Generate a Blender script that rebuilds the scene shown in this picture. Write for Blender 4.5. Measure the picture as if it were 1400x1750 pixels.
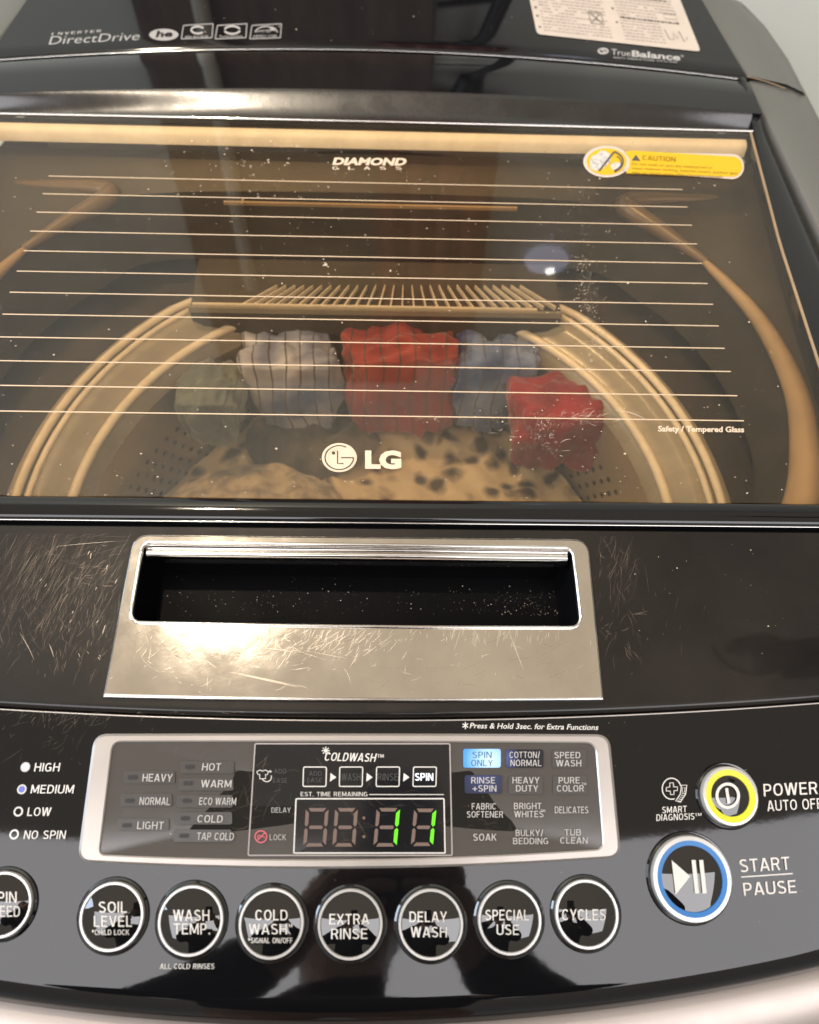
import bpy, bmesh, math, random
from mathutils import Vector, Matrix, noise
random.seed(7)
R = math.radians
C = bpy.context.scene.collection
for o in list(bpy.data.objects): bpy.data.objects.remove(o)

# ------------------------------------------------------------------ camera, world, lamps, exposure
CAM = Vector((0.01507, 0.0, 0.400))
RT = Vector((0.99954684, -0.00592864, 0.02951215))
UP = Vector((-0.00990203, 0.86109083, 0.50835473))
FW = Vector((0.02842649, 0.5084166, -0.86064191))
cam = bpy.data.cameras.new('camera'); camo = bpy.data.objects.new('camera', cam); C.objects.link(camo)
cam.sensor_fit = 'HORIZONTAL'; cam.sensor_width = 36; cam.lens = 36.0
cam.dof.use_dof = True; cam.dof.focus_distance = .465; cam.dof.aperture_fstop = 9
cam.clip_start = 0.01; cam.clip_end = 50
m = Matrix((RT, UP, -FW)).transposed().to_4x4(); m.translation = CAM
camo.matrix_world = m
S = bpy.context.scene
S.camera = camo
S.view_settings.view_transform = 'Standard'; S.view_settings.look = 'None'
S.view_settings.exposure = 0; S.view_settings.gamma = 1
w = bpy.data.worlds.new('World'); S.world = w; w.use_nodes = True
nt = w.node_tree; bg = nt.nodes['Background']
tc = nt.nodes.new('ShaderNodeTexCoord'); sp = nt.nodes.new('ShaderNodeSeparateXYZ'); rp = nt.nodes.new('ShaderNodeValToRGB')
nt.links.new(tc.outputs['Generated'], sp.inputs[0]); nt.links.new(sp.outputs['Z'], rp.inputs[0]); nt.links.new(rp.outputs[0], bg.inputs[0])
rp.color_ramp.elements[0].position = 0.0; rp.color_ramp.elements[0].color = (0.34, 0.33, 0.31, 1)
rp.color_ramp.elements[1].position = 0.95; rp.color_ramp.elements[1].color = (0.58, 0.485, 0.38, 1)
bg.inputs[1].default_value = 1.0

def area(name, loc, size, sy, power, col, target=None):
    l = bpy.data.lights.new(name, 'AREA'); o = bpy.data.objects.new(name, l); C.objects.link(o)
    l.energy = power; l.color = col; l.shape = 'RECTANGLE' if sy else 'DISK'; l.size = size
    if sy: l.size_y = sy
    o.location = loc
    if target is not None: o.rotation_euler = (Vector(target) - Vector(loc)).to_track_quat('-Z', 'Y').to_euler()
    return o
area('ceiling_spot', (-0.39, 0.61, 1.45), 0.06, 0, 12.5, (1.0, 0.84, 0.64), (0, 0.3, 0))
area('side_cool_fill', (-1.9, .15, .75), .9, 1.2, 30.0, (.68, .82, 1.0), (-.5, .86, .10))  # added cool fill, source unseen, tints the left wall bluish
area('ceiling_panel_light', (0.0, -1.02, 1.50), 3.2, 1.25, 56.0, (0.97, 0.96, 1.0), (0, -1.02, 0))

# ------------------------------------------------------------------ helpers
def link(name, me, parent=None, mats=None, kind=None, label=None):
    o = bpy.data.objects.new(name, me); C.objects.link(o)
    if mats:
        for x in (mats if isinstance(mats, (list, tuple)) else [mats]): me.materials.append(x)
    if parent is not None:
        o.parent = parent
        if parent.type == 'EMPTY': o.matrix_parent_inverse = Matrix.Translation(-Vector(parent.location))
    if kind: o['kind'] = kind
    if label: o['label'] = label
    return o
def empty(name, loc, label, cat, group=None):
    o = bpy.data.objects.new(name, None); C.objects.link(o); o.location = loc; o.empty_display_size = .05
    o['label'] = label; o['category'] = cat
    if group: o['group'] = group
    return o
def tag(o, label, cat, group=None):
    o['label'] = label; o['category'] = cat
    if group: o['group'] = group
    return o
def mesh(name, vs, fs, smooth=True, sharp=None):
    me = bpy.data.meshes.new(name); me.from_pydata([tuple(v) for v in vs], [], fs); me.update()
    if smooth:
        me.polygons.foreach_set('use_smooth', [True] * len(me.polygons))
        if sharp: me.set_sharp_from_angle(angle=R(sharp))
    return me
def loft(name, rows, parent, mt, closed=False, smooth=True, sharp=None, **k):
    """rows: list of equally long lists of points"""
    n = len(rows[0]); vs = [p for r in rows for p in r]; fs = []
    for a in range(len(rows) - 1):
        for b in range(n if closed else n - 1):
            c = (b + 1) % n
            fs.append((a * n + b, a * n + c, (a + 1) * n + c, (a + 1) * n + b))
    me = mesh(name, vs, fs, smooth, sharp)
    bm = bmesh.new(); bm.from_mesh(me); bmesh.ops.recalc_face_normals(bm, faces=bm.faces)
    up = sum((f.normal.z * f.calc_area() for f in bm.faces))
    if up < 0 and not k.get('down'): bmesh.ops.reverse_faces(bm, faces=bm.faces)
    k.pop('down', None)
    bm.to_mesh(me); bm.free()
    return link(name, me, parent, mt, **k)
def fan(name, loop, parent, mt, **k):
    """flat-ish cap of a closed loop"""
    c = sum((Vector(p) for p in loop), Vector()) / len(loop); n = len(loop)
    me = mesh(name, list(loop) + [c], [(i, (i + 1) % n, n) for i in range(n)], False)
    bm = bmesh.new(); bm.from_mesh(me); bmesh.ops.recalc_face_normals(bm, faces=bm.faces)
    if sum(f.normal.z for f in bm.faces) < 0: bmesh.ops.reverse_faces(bm, faces=bm.faces)
    bm.to_mesh(me); bm.free()
    return link(name, me, parent, mt, **k)
def box(name, x0, x1, y0, y1, z0, z1, parent, mt, bevel=0, **k):
    bm = bmesh.new(); bmesh.ops.create_cube(bm, size=1)
    for v in bm.verts: v.co = Vector((x0 + (v.co.x + .5) * (x1 - x0), y0 + (v.co.y + .5) * (y1 - y0), z0 + (v.co.z + .5) * (z1 - z0)))
    if bevel: bmesh.ops.bevel(bm, geom=bm.edges[:], offset=bevel, segments=2, affect='EDGES')
    me = bpy.data.meshes.new(name); bm.to_mesh(me); bm.free()
    return link(name, me, parent, mt, **k)
def tube(name, pts, rad, parent, mt, seg=10, caps=True, **k):
    pts = [Vector(p) for p in pts]; n = len(pts); rows = []
    for i, p in enumerate(pts):
        t = (pts[min(i + 1, n - 1)] - pts[max(i - 1, 0)]).normalized()
        a = t.cross(Vector((0, 0, 1)));
        if a.length < .05: a = t.cross(Vector((0, 1, 0)))
        a.normalize(); b = a.cross(t)
        r = rad[i] if isinstance(rad, (list, tuple)) else rad
        rows.append([p + a * math.cos(q * 2 * math.pi / seg) * r + b * math.sin(q * 2 * math.pi / seg) * r for q in range(seg)])
    return loft(name, rows, parent, mt, closed=True, down=True, **k)

# ---- materials
def mat(name, col=(.5, .5, .5), rough=.5, metal=0, emit=None, es=1, spec=None, ior=None, bump=0, bscale=200, rvar=0, rscale=30, cvar=0, cscale=40, coat=0, stretch=None, aniso=0):
    m = bpy.data.materials.new(name); m.use_nodes = True; t = m.node_tree; b = t.nodes['Principled BSDF']
    b.inputs['Base Color'].default_value = (*col, 1); b.inputs['Roughness'].default_value = rough; b.inputs['Metallic'].default_value = metal
    if ior: b.inputs['IOR'].default_value = ior
    if spec is not None: b.inputs['Specular IOR Level'].default_value = spec
    if coat: b.inputs['Coat Weight'].default_value = coat; b.inputs['Coat Roughness'].default_value = .04
    if aniso: b.inputs['Anisotropic'].default_value = aniso
    if emit: b.inputs['Emission Color'].default_value = (*emit, 1); b.inputs['Emission Strength'].default_value = es
    tcn = t.nodes.new('ShaderNodeTexCoord'); mp = t.nodes.new('ShaderNodeMapping'); t.links.new(tcn.outputs['Object'], mp.inputs[0])
    if stretch: mp.inputs['Scale'].default_value = stretch
    def nz(sc, det=6):
        n = t.nodes.new('ShaderNodeTexNoise'); n.inputs['Scale'].default_value = sc; n.inputs['Detail'].default_value = det; n.inputs['Roughness'].default_value = .65
        t.links.new(mp.outputs[0], n.inputs['Vector']); return n
    if rvar:
        n = nz(rscale); r = t.nodes.new('ShaderNodeMapRange'); r.inputs[1].default_value = .35; r.inputs[2].default_value = .75
        r.inputs[3].default_value = rough; r.inputs[4].default_value = rough + rvar
        t.links.new(n.outputs[0], r.inputs[0]); t.links.new(r.outputs[0], b.inputs['Roughness'])
    if cvar:
        n = nz(cscale); r = t.nodes.new('ShaderNodeValToRGB'); r.color_ramp.elements[0].position = .3; r.color_ramp.elements[1].position = .72
        r.color_ramp.elements[0].color = (*[c * (1 - cvar) for c in col], 1); r.color_ramp.elements[1].color = (*[min(1, c * (1 + cvar)) for c in col], 1)
        t.links.new(n.outputs[0], r.inputs[0]); t.links.new(r.outputs[0], b.inputs['Base Color'])
    if bump:
        n = nz(bscale); bp = t.nodes.new('ShaderNodeBump'); bp.inputs['Strength'].default_value = bump; bp.inputs['Distance'].default_value = .001
        t.links.new(n.outputs[0], bp.inputs['Height']); t.links.new(bp.outputs[0], b.inputs['Normal'])
    return m
def see_through(m, fac):
    """thin print, worn film or scratch: part of what is behind shows through"""
    t = m.node_tree; b = t.nodes['Principled BSDF']; b.inputs['Alpha'].default_value = fac
    return m
M = {}
M['black'] = mat('gloss_black_plastic', (.005, .005, .006), .05, ior=1.56, rvar=.06, rscale=25, bump=.02, bscale=40)
M['panel_black'] = mat('gloss_black_panel', (.005, .005, .006), .03, ior=1.52, rvar=.025, rscale=18, bump=.10, bscale=7)
M['worn_black'] = mat('worn_gloss_black', (.008, .006, .005), .38, spec=.2, coat=.62, rvar=.2, rscale=14, bump=.05, bscale=300, cvar=.8, cscale=11)
M['cove'] = mat('worn_cove', (.012, .011, .011), .20, ior=1.7, rvar=.16, rscale=22, bump=.12, bscale=60)
M['groove'] = mat('groove_black', (.004, .004, .004), .5)
M['chrome'] = mat('brushed_chrome', (.80, .755, .68), .075, 1, rvar=.05, rscale=45, bump=.05, bscale=120, cvar=.10, cscale=22)
M['polish'] = mat('polished_chrome', (.82, .80, .78), .09, 1, rvar=.06)
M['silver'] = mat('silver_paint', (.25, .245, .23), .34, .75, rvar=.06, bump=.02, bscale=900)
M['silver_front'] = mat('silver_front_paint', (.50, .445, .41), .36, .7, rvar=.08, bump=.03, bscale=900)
M['bezel'] = mat('bezel_silver', (.52, .48, .45), .30, .55, rvar=.06, cvar=.04)
M['print'] = mat('white_print', (.74, .72, .69), .5)
M['print_dim'] = mat('grey_print', (.40, .39, .38), .5)
M['print_gold'] = mat('cream_glass_print', (.74, .60, .45), .45)
M['line'] = mat('cream_line_print', (.68, .52, .36), .45)
M['ring_white'] = mat('white_ring', (.62, .61, .59), .25, .35, cvar=.06)
M['yellow'] = mat('yellow_ring', (.72, .70, .03), .35)
M['blue'] = mat('blue_ring', (.015, .17, .50), .35)
M['beige'] = mat('beige_seal', (.84, .77, .66), .5, cvar=.10, cscale=60)
M['dark_plastic'] = mat('dark_under_plastic', (.052, .043, .032), .42, cvar=.2)
M['rim'] = mat('tan_trim_and_highlight', (.36, .25, .145), .34, cvar=.12)  # trim colour, also the painted highlight on the tub cover rim
M['rim_fade'] = mat('brown_highlight_fade', (.15, .105, .065), .32, cvar=.12)  # darker tone where the painted rim highlight fades out
M['tub'] = mat('tub_plastic', (.27, .235, .18), .26, cvar=.14, cscale=30, bump=.1, bscale=80)
M['tub_light'] = mat('pale_tub_plastic', (.40, .34, .26), .35, cvar=.15, cscale=40)
M['tub_edge'] = mat('pale_grille_and_highlight', (.66, .57, .45), .25, cvar=.12)  # grille colour, also the highlights painted on the ring edges
M['steel'] = mat('drum_steel', (.50, .45, .37), .38, .8, rvar=.1)
M['green'] = mat('green_segment', (.02, .1, .0), .5, emit=(.16, .95, .01), es=1.15)
M['segment'] = mat('unlit_segment', (.17, .115, .095), .5)
M['led_white0'] = mat('led_white', (.8, .85, 1), .4, emit=(.52, .66, 1.0), es=1.7)
M['led_blue0'] = mat('led_blue', (.1, .13, .4), .4, emit=(.15, .20, .75), es=.55)
M['spin_text'] = mat('lit_white_text', (.8, .85, 1), .4, emit=(.75, .83, 1.0), es=1.2)
M['sticker'] = mat('white_sticker', (.66, .57, .49), .5, cvar=.05)
M['sticker_yellow'] = mat('yellow_sticker', (.75, .48, .008), .45)
M['ink'] = mat('sticker_ink', (.10, .08, .07), .6)
M['ink_faint'] = mat('faint_sticker_ink', (.34, .27, .24), .6)
M['ink_orange'] = mat('orange_brown_ink', (.36, .19, .01), .6)
M['pink'] = mat('pink_print', (.62, .13, .17), .5)

def smoky(name, tint, spec_ior=1.5, rough=.03, film=.03):
    m = bpy.data.materials.new(name); m.use_nodes = True; t = m.node_tree; t.nodes.clear()
    out = t.nodes.new('ShaderNodeOutputMaterial'); tr = t.nodes.new('ShaderNodeBsdfTransparent'); gl = t.nodes.new('ShaderNodeBsdfGlossy')
    fr = t.nodes.new('ShaderNodeFresnel'); mx = t.nodes.new('ShaderNodeMixShader'); fr.inputs[0].default_value = spec_ior
    tr.inputs[0].default_value = (*tint, 1); gl.inputs['Roughness'].default_value = rough
    ge = t.nodes.new('ShaderNodeNewGeometry'); sb = t.nodes.new('ShaderNodeMath'); sb.operation = 'SUBTRACT'; sb.inputs[0].default_value = 1; t.links.new(ge.outputs['Backfacing'], sb.inputs[1])
    mu = t.nodes.new('ShaderNodeMath'); mu.operation = 'MULTIPLY'; t.links.new(fr.outputs[0], mu.inputs[0]); t.links.new(sb.outputs[0], mu.inputs[1])
    t.links.new(mu.outputs[0], mx.inputs[0]); t.links.new(tr.outputs[0], mx.inputs[1]); t.links.new(gl.outputs[0], mx.inputs[2]); 
    # uneven golden haze painted over the pane as a thin dust film
    df = t.nodes.new('ShaderNodeBsdfDiffuse'); df.inputs[0].default_value = (.86, .70, .50, 1); m2 = t.nodes.new('ShaderNodeMixShader')
    tcn = t.nodes.new('ShaderNodeTexCoord'); n1 = t.nodes.new('ShaderNodeTexNoise'); n1.inputs['Scale'].default_value = 5; n1.inputs['Detail'].default_value = 9; n1.inputs['Roughness'].default_value = .7; n1.inputs['Distortion'].default_value = .6
    r = t.nodes.new('ShaderNodeMapRange'); r.inputs[1].default_value = .38; r.inputs[2].default_value = .72; r.inputs[3].default_value = film * .25; r.inputs[4].default_value = film
    m3 = t.nodes.new('ShaderNodeMath'); m3.operation = 'MULTIPLY'
    t.links.new(tcn.outputs['Object'], n1.inputs['Vector']); t.links.new(n1.outputs[0], r.inputs[0]); t.links.new(r.outputs[0], m3.inputs[0]); t.links.new(sb.outputs[0], m3.inputs[1])
    t.links.new(m3.outputs[0], m2.inputs[0]); t.links.new(mx.outputs[0], m2.inputs[1]); t.links.new(df.outputs[0], m2.inputs[2]); t.links.new(m2.outputs[0], out.inputs[0])
    return m
M['glass'] = smoky('bronze_tinted_glass', (.965, .90, .79), 1.60, film=.026)
M['window'] = mat('smoked_window', (.060, .055, .052), .10, ior=1.85, rvar=.05, rscale=30)

# ---- ray helpers: a pixel of the photograph (1400 x 1750) to the point of a real surface it shows
def ray(px, py): return FW + RT * ((px - 700) / 1400.0) - UP * ((py - 875) / 1400.0)
def on_z(px, py, z):
    d = ray(px, py); return CAM + d * ((z - CAM.z) / d.z)
def on_y(px, py, y):
    d = ray(px, py); return CAM + d * ((y - CAM.y) / d.y)
YA, ZA = .2265, -.0005
def YB(x): return .1205 + .17 * x * x
def YC(x): return -.0010 + .42 * x * x
def YR(x): return .680 - .30 * x * x
ZB, ZP, ZC = -.0085, -.0105, -.0370
def zfront(x, y):
    if y >= YA: return .002
    b, c = YB(x), YC(x)
    if y >= b:
        s = (YA - y) / (YA - b); return ZA + (ZB - ZA) * (s * .75 + s * s * .25)
    s = (b - y) / (b - c); return ZP + (ZC - ZP) * (s * .9 + s * s * .1)
def zrear(x, y): return .0065 + (y - .66) * .04
def hit(px, py, fn, off=0.0):
    d = ray(px, py); lo, hi = .25, .95 if fn is zfront else 1.6
    # lo is above the surface, hi below
    for _ in range(26):
        mid = (lo + hi) / 2; p = CAM + d * mid
        if p.z > fn(p.x, p.y) + off: lo = mid
        else: hi = mid
    return CAM + d * lo
def F(px, py, off=0.0): return hit(px, py, zfront, off)
def B(px, py, off=0.0): return hit(px, py, zrear, off)
def G(px, py, off=0.0): return on_z(px, py, .0022 + off)

# ---- lettering: font outlines turned into thin meshes that lie on a surface
_fc = {}
def glyphs(s, bold):
    key = (s, bold)
    if key in _fc: return _fc[key]
    cu = bpy.data.curves.new('t', 'FONT'); cu.body = s; cu.resolution_u = 3; cu.offset = bold
    o = bpy.data.objects.new('t', cu); C.objects.link(o)
    dg = bpy.context.evaluated_depsgraph_get(); me = bpy.data.meshes.new_from_object(o.evaluated_get(dg))
    vs = [v.co.copy() for v in me.vertices]; fs = [tuple(p.vertices) for p in me.polygons]
    bpy.data.objects.remove(o); bpy.data.curves.remove(cu); bpy.data.meshes.remove(me)
    x0 = min(v.x for v in vs); x1 = max(v.x for v in vs)
    _fc[key] = (vs, fs, x0, x1); return _fc[key]
# condensed sans capitals drawn with strokes of even weight: 'p' polyline, 'q' diagonal cut level at both ends
def arc(cx, cy, rx, ry, a0, a1, n=9): 
    o = []
    for i in range(n):
        a = R(a0 + (a1 - a0) * i / (n - 1)); c_, s_ = math.cos(a), math.sin(a)
        o.append((cx + rx * math.copysign(abs(c_) ** .85, c_), cy + ry * math.copysign(abs(s_) ** .85, s_)))
    return o
def glyph_set():
    t = .125; h = t / 2; a, b, m_ = h, 1 - h, .5; g = {}
    def W(w): return w - h
    g['A'] = (.66, [('q', .06, 0, .31, 1), ('q', .60, 0, .35, 1), ('p', [(.16, .28), (.50, .28)])])
    g['B'] = (.60, [('p', [(h, 0), (h, 1)]), ('p', [(h, b), (.30, b)] + arc(.30, .735, .20, .735 - 1 + h + .265 if 0 else .2025, 90, -90) + [(h, .5325)]), ('p', [(.30, .5325)] + arc(.32, .2975, .215, .235, 90, -90) + [(h, a)])])
    g['C'] = (.62, [('p', arc(.31, .5, .245, .4375, 38, 322, 22))])
    g['D'] = (.62, [('p', [(h, 0), (h, 1)]), ('p', [(h, b), (.24, b)] + arc(.27, .5, .285, .4375, 90, -90, 14) + [(h, a)])])
    g['E'] = (.54, [('p', [(h, 0), (h, 1)]), ('p', [(h, b), (.52, b)]), ('p', [(h, .52), (.48, .52)]), ('p', [(h, a), (.53, a)])])
    g['F'] = (.51, [('p', [(h, 0), (h, 1)]), ('p', [(h, b), (.50, b)]), ('p', [(h, .50), (.45, .50)])])
    g['G'] = (.65, [('p', arc(.31, .5, .245, .4375, 42, 318, 22)), ('p', [(.36, .46), (.565, .46), (.565, .06)])])
    g['H'] = (.62, [('p', [(h, 0), (h, 1)]), ('p', [(.56, 0), (.56, 1)]), ('p', [(h, .52), (.56, .52)])])
    g['I'] = (.125, [('p', [(h, 0), (h, 1)])])
    g['J'] = (.45, [('p', [(.39, 1), (.39, .25)] + arc(.22, .25, .17, .1875, 0, -180))])
    g['K'] = (.61, [('p', [(h, 0), (h, 1)]), ('q', .12, .42, .52, 1), ('q', .54, 0, .25, .58)])
    g['L'] = (.50, [('p', [(h, 1), (h, a), (.49, a)])])
    g['M'] = (.76, [('p', [(h, 0), (h, 1)]), ('p', [(.70, 0), (.70, 1)]), ('q', .08, 1, .38, .12), ('q', .68, 1, .38, .12)])
    g['N'] = (.63, [('p', [(h, 0), (h, 1)]), ('p', [(.57, 0), (.57, 1)]), ('q', .08, 1, .55, 0)])
    g['O'] = (.66, [('p', arc(.33, .5, .265, .4375, 0, 360, 30))])
    g['P'] = (.56, [('p', [(h, 0), (h, 1)]), ('p', [(h, b), (.28, b)] + arc(.28, .69, .215, .2475, 90, -90) + [(h, .4425)])])
    g['R'] = (.60, [('p', [(h, 0), (h, 1)]), ('p', [(h, b), (.30, b)] + arc(.30, .71, .215, .2275, 90, -90) + [(h, .4825)]), ('q', .53, 0, .36, .48)])
    g['S'] = (.58, [('p', arc(.285, .73, .21, .2075, 30, 225, 12)[:-2] + [(.20, .56), (.38, .47)] + arc(.285, .27, .225, .2075, 40, -155, 12))])
    g['T'] = (.56, [('p', [(0, b), (.56, b)]), ('p', [(.28, 0), (.28, .9)])])
    g['U'] = (.62, [('p', [(h, 1), (h, .32)] + arc(.31, .30, .2475, .2375, 180, 360, 12) + [(.5575, 1)])])
    g['V'] = (.62, [('q', .06, 1, .30, 0), ('q', .56, 1, .32, 0)])
    g['W'] = (.92, [('q', .06, 1, .24, 0), ('q', .44, 1, .26, 0), ('q', .48, 1, .66, 0), ('q', .86, 1, .68, 0)])
    g['X'] = (.62, [('q', .06, 0, .55, 1), ('q', .06, 1, .55, 0)])
    g['Y'] = (.62, [('q', .06, 1, .31, .38), ('q', .56, 1, .31, .38), ('p', [(.31, 0), (.31, .42)])])
    g['Z'] = (.56, [('p', [(.02, b), (.54, b)]), ('p', [(.02, a), (.54, a)]), ('q', .08, .05, .46, .95)])
    g['/'] = (.36, [('q', .06, -.05, .30, 1.05)]); g['.'] = (.16, [('p', [(.08, 0), (.08, .15)])]); g[' '] = (.26, []); g['-'] = (.3, [('p', [(0, .42), (.3, .42)])])
    g['+'] = (.62, [('p', [(.0, .42), (.62, .42)]), ('p', [(.31, .10), (.31, .74)])])
    g['*'] = (.42, [('p', [(.21 - .19 * math.cos(R(q)), .72 - .26 * math.sin(R(q))), (.21 + .19 * math.cos(R(q)), .72 + .26 * math.sin(R(q)))]) for q in (90, 30, -30)])
    return g
GS = glyph_set()
def stroke_text(s, wt):
    vs = []; fs = []; x = 0; k = 0
    for ch in s:
        wd, prims = GS[ch]
        for pr in prims:
            i0 = len(vs); z = k * 2e-5; k += 1
            if pr[0] == 'q':
                _, x0, y0, x1, y1 = pr; hw = wt * .54
                vs += [Vector((x + x0 - hw, y0, z)), Vector((x + x0 + hw, y0, z)), Vector((x + x1 + hw, y1, z)), Vector((x + x1 - hw, y1, z))]; fs.append((i0, i0 + 1, i0 + 2, i0 + 3))
            else:
                P = [Vector(p) for p in pr[1]]; P = [p for i, p in enumerate(P) if i == 0 or (p - P[i - 1]).length > 1e-4]; n = len(P); cl = (P[0] - P[-1]).length < 1e-3
                for i in range(n):
                    d0 = (P[i] - P[i - 1]).normalized() if i else ((P[-1] - P[-2]).normalized() if cl else (P[1] - P[0]).normalized())
                    d1 = (P[i + 1] - P[i]).normalized() if i < n - 1 else ((P[1] - P[0]).normalized() if cl else d0)
                    tt = (d0 + d1).normalized(); nn = Vector((-tt.y, tt.x)) * wt / 2 / max(.5, tt.dot(d0))
                    vs += [Vector((x + P[i].x + nn.x, P[i].y + nn.y, z)), Vector((x + P[i].x - nn.x, P[i].y - nn.y, z))]
                fs += [(i0 + 2 * i, i0 + 2 * i + 1, i0 + 2 * i + 3, i0 + 2 * i + 2) for i in range(n - 1)]
        x += wd + .13
    return vs, fs, min(v.x for v in vs), max(v.x for v in vs)
CAPH = .73
def text(s, surf, a, b, h, parent, mt, bold=-.004, slant=0.0, off=.0003, label=None, name='lettering'):
    """a, b: ends of the baseline; h: cap height; slant: sideways lean of a capital"""
    if all(ch in GS for ch in s) and bold < .045 and s != 'I': vs, fs, x0, x1 = stroke_text(s, .125 + bold * .9); ch_ = 1.0
    else: vs, fs, x0, x1 = glyphs(s, bold * .5 if bold < .02 else bold); ch_ = CAPH
    out = []
    for v in vs:
        u = (v.x - x0) / (x1 - x0); q = v.y / ch_
        out.append(surf(a[0] + (b[0] - a[0]) * u + slant * q, a[1] + (b[1] - a[1]) * u - h * q, off + v.z))
    me = mesh(name, out, fs, False)
    return link(name, me, parent, mt, label=label)
def ctext(s, surf, cx, by, wd, h, parent, mt, tilt=0.0, **k):
    return text(s, surf, (cx - wd / 2, by - tilt / 2), (cx + wd / 2, by + tilt / 2), h, parent, mt, **k)

def rpoly(pts, rad, bows=None, ne=14, nc=7):
    """rounded polygon in photo units, same point count for the same corner count; bows: sag of each edge"""
    n = len(pts); P = [Vector(p) for p in pts]; out = []
    rad = rad if isinstance(rad, (list, tuple)) else [rad] * n; bows = bows or [0] * n
    for i in range(n):
        a, b, c = P[i - 1], P[i], P[(i + 1) % n]
        u = (a - b).normalized(); v = (c - b).normalized(); r = rad[i]
        s, e = b + u * r, b + v * r
        for k in range(nc + 1):
            t = k / nc; out.append((1 - t) ** 2 * s + 2 * t * (1 - t) * b + t * t * e)
        d = P[(i + 1) % n]; r2 = rad[(i + 1) % n]; e2 = d + (b - d).normalized() * r2
        nrm = Vector((-(e2 - e).y, (e2 - e).x)).normalized()
        for k in range(1, ne):
            t = k / ne; out.append(e.lerp(e2, t) + nrm * bows[i] * 4 * t * (1 - t))
    return out
def on(surf, loop, off=0.0): return [surf(p[0], p[1], off) for p in loop]
def grow(loop, d):
    n = len(loop); out = []
    ar = sum(loop[i][0] * loop[(i + 1) % n][1] - loop[(i + 1) % n][0] * loop[i][1] for i in range(n)); sg = 1 if ar > 0 else -1
    for i in range(n):
        t = Vector(loop[(i + 1) % n]) - Vector(loop[i - 1]); t.normalize()
        out.append(Vector(loop[i]) + Vector((t.y, -t.x)) * d * sg)
    return out
def stroke(surf, pts, wd, parent, mt, off=.0003, name='symbol', closed=False, **k):
    """flat printed line through photo points, wd in photo units"""
    P = [Vector(p) for p in pts]; n = len(P); L = []; Rr = []
    for i in range(n):
        if closed: t = P[(i + 1) % n] - P[i - 1]
        else: t = P[min(i + 1, n - 1)] - P[max(i - 1, 0)]
        t.normalize(); nn = Vector((-t.y, t.x)) * wd / 2
        L.append(P[i] + nn); Rr.append(P[i] - nn)
    return loft(name, [on(surf, L, off), on(surf, Rr, off)], parent, mt, closed=closed, smooth=False, **k)
def circ(cx, cy, rx, ry=None, n=28, a0=0, a1=360):
    ry = ry or rx; full = abs(a1 - a0) >= 360
    return [(cx + rx * math.cos(R(a0 + (a1 - a0) * i / (n if full else n - 1))), cy - ry * math.sin(R(a0 + (a1 - a0) * i / (n if full else n - 1)))) for i in range(n)]

# ------------------------------------------------------------------ the machine
WM = empty('washing_machine', (0, .38, -.95), 'black and silver top-loading washing machine with a tinted glass lid and round buttons', 'washing machine')
NX = 61
def xs(w): return [-w + 2 * w * i / (NX - 1) for i in range(NX)]
def rowf(w, fy, fz): return [Vector((x, fy(x), fz(x, fy(x)) if callable(fz) else fz)) for x in xs(w)]

# silver cabinet: sides, back, front
def xout(y):
    K = [(.80, .300), (.795, .325), (.775, .346), (.74, .359), (.70, .366), (.60, .371), (.3, .374), (-.2, .374)]
    for (ya, xa), (yb, xb) in zip(K, K[1:]):
        if y >= yb: return xa + (xb - xa) * (ya - y) / (ya - yb)
    return .374
def xlid(y): return .3105 + (.656 - y) * .068 if y < .656 else .3105 - (y - .656) * .17
ys = [.0 + .654 * i / 40 for i in range(41)]
for sgn in (1, -1):
    # cover beside the lid
    cols = []
    for dx, z in ((0.0008, -.02), (.0010, .0015), (.004, .004), (.6, .0035), (.85, .0005), (.95, -.005), (1.0, -.018), (1.0, -.06)):
        r = []
        for y in ys:
            a, b = xlid(y), xout(y)
            x = a + dx if dx < .1 else a + (b - a) * dx
            zz = z - (max(0, .20 - y) * .16 + max(0, .10 - y) * .12)
            if z == -.06: zz = -.06 - .05
            r.append(Vector((sgn * x, y, zz)))
        cols.append(r)
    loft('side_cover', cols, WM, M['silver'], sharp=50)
    # rear corner cover
    yr = [.6575 + (.800 - .6575) * i / 24 for i in range(25)]
    cols = []
    for dx, z in ((0.0006, -.02), (.0008, .004), (.004, .0068), (.55, .0065), (.80, .003), (.93, -.004), (1.0, -.020), (1.0, -.11)):
        r = []
        for y in yr:
            a, b = xlid(y), xout(y); b = max(b, a + .008)
            x = a + dx if dx < .1 else a + (b - a) * dx
            q = 0 if y > .66 else 0
            r.append(Vector((sgn * x, y - (.35 * (x - .31) if y < .659 else 0) * (1 - (y - .6575) / .0015 if y < .659 else 0), z)))
        cols.append(r)
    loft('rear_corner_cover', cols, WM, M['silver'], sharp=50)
for sgn in (1, -1): tube('cover_seam', [Vector((sgn * (.312 + .036 * k / 10), .6562 - .35 * .036 * k / 10, .0062 - .004 * (k / 10) ** 2)) for k in range(11)], .0004, WM, M['rim'], seg=6)
# cabinet shell
pl = [(-.374, .0), (-.374, .60), (-.366, .70), (-.346, .775), (-.300, .80), (.300, .80), (.346, .775), (.366, .70), (.374, .60), (.374, .0)]
fr_ = [(x, YC(x) - .045) for x in [.36 - .72 * i / 30 for i in range(31)]]
loop = [Vector((x, y, 0)) for x, y in pl + fr_]
loft('cabinet', [[p + Vector((0, 0, -.115)) for p in loop], [p + Vector((0, 0, -.95)) for p in loop]], WM, M['silver_front'], closed=True, down=True, sharp=40)

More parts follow.
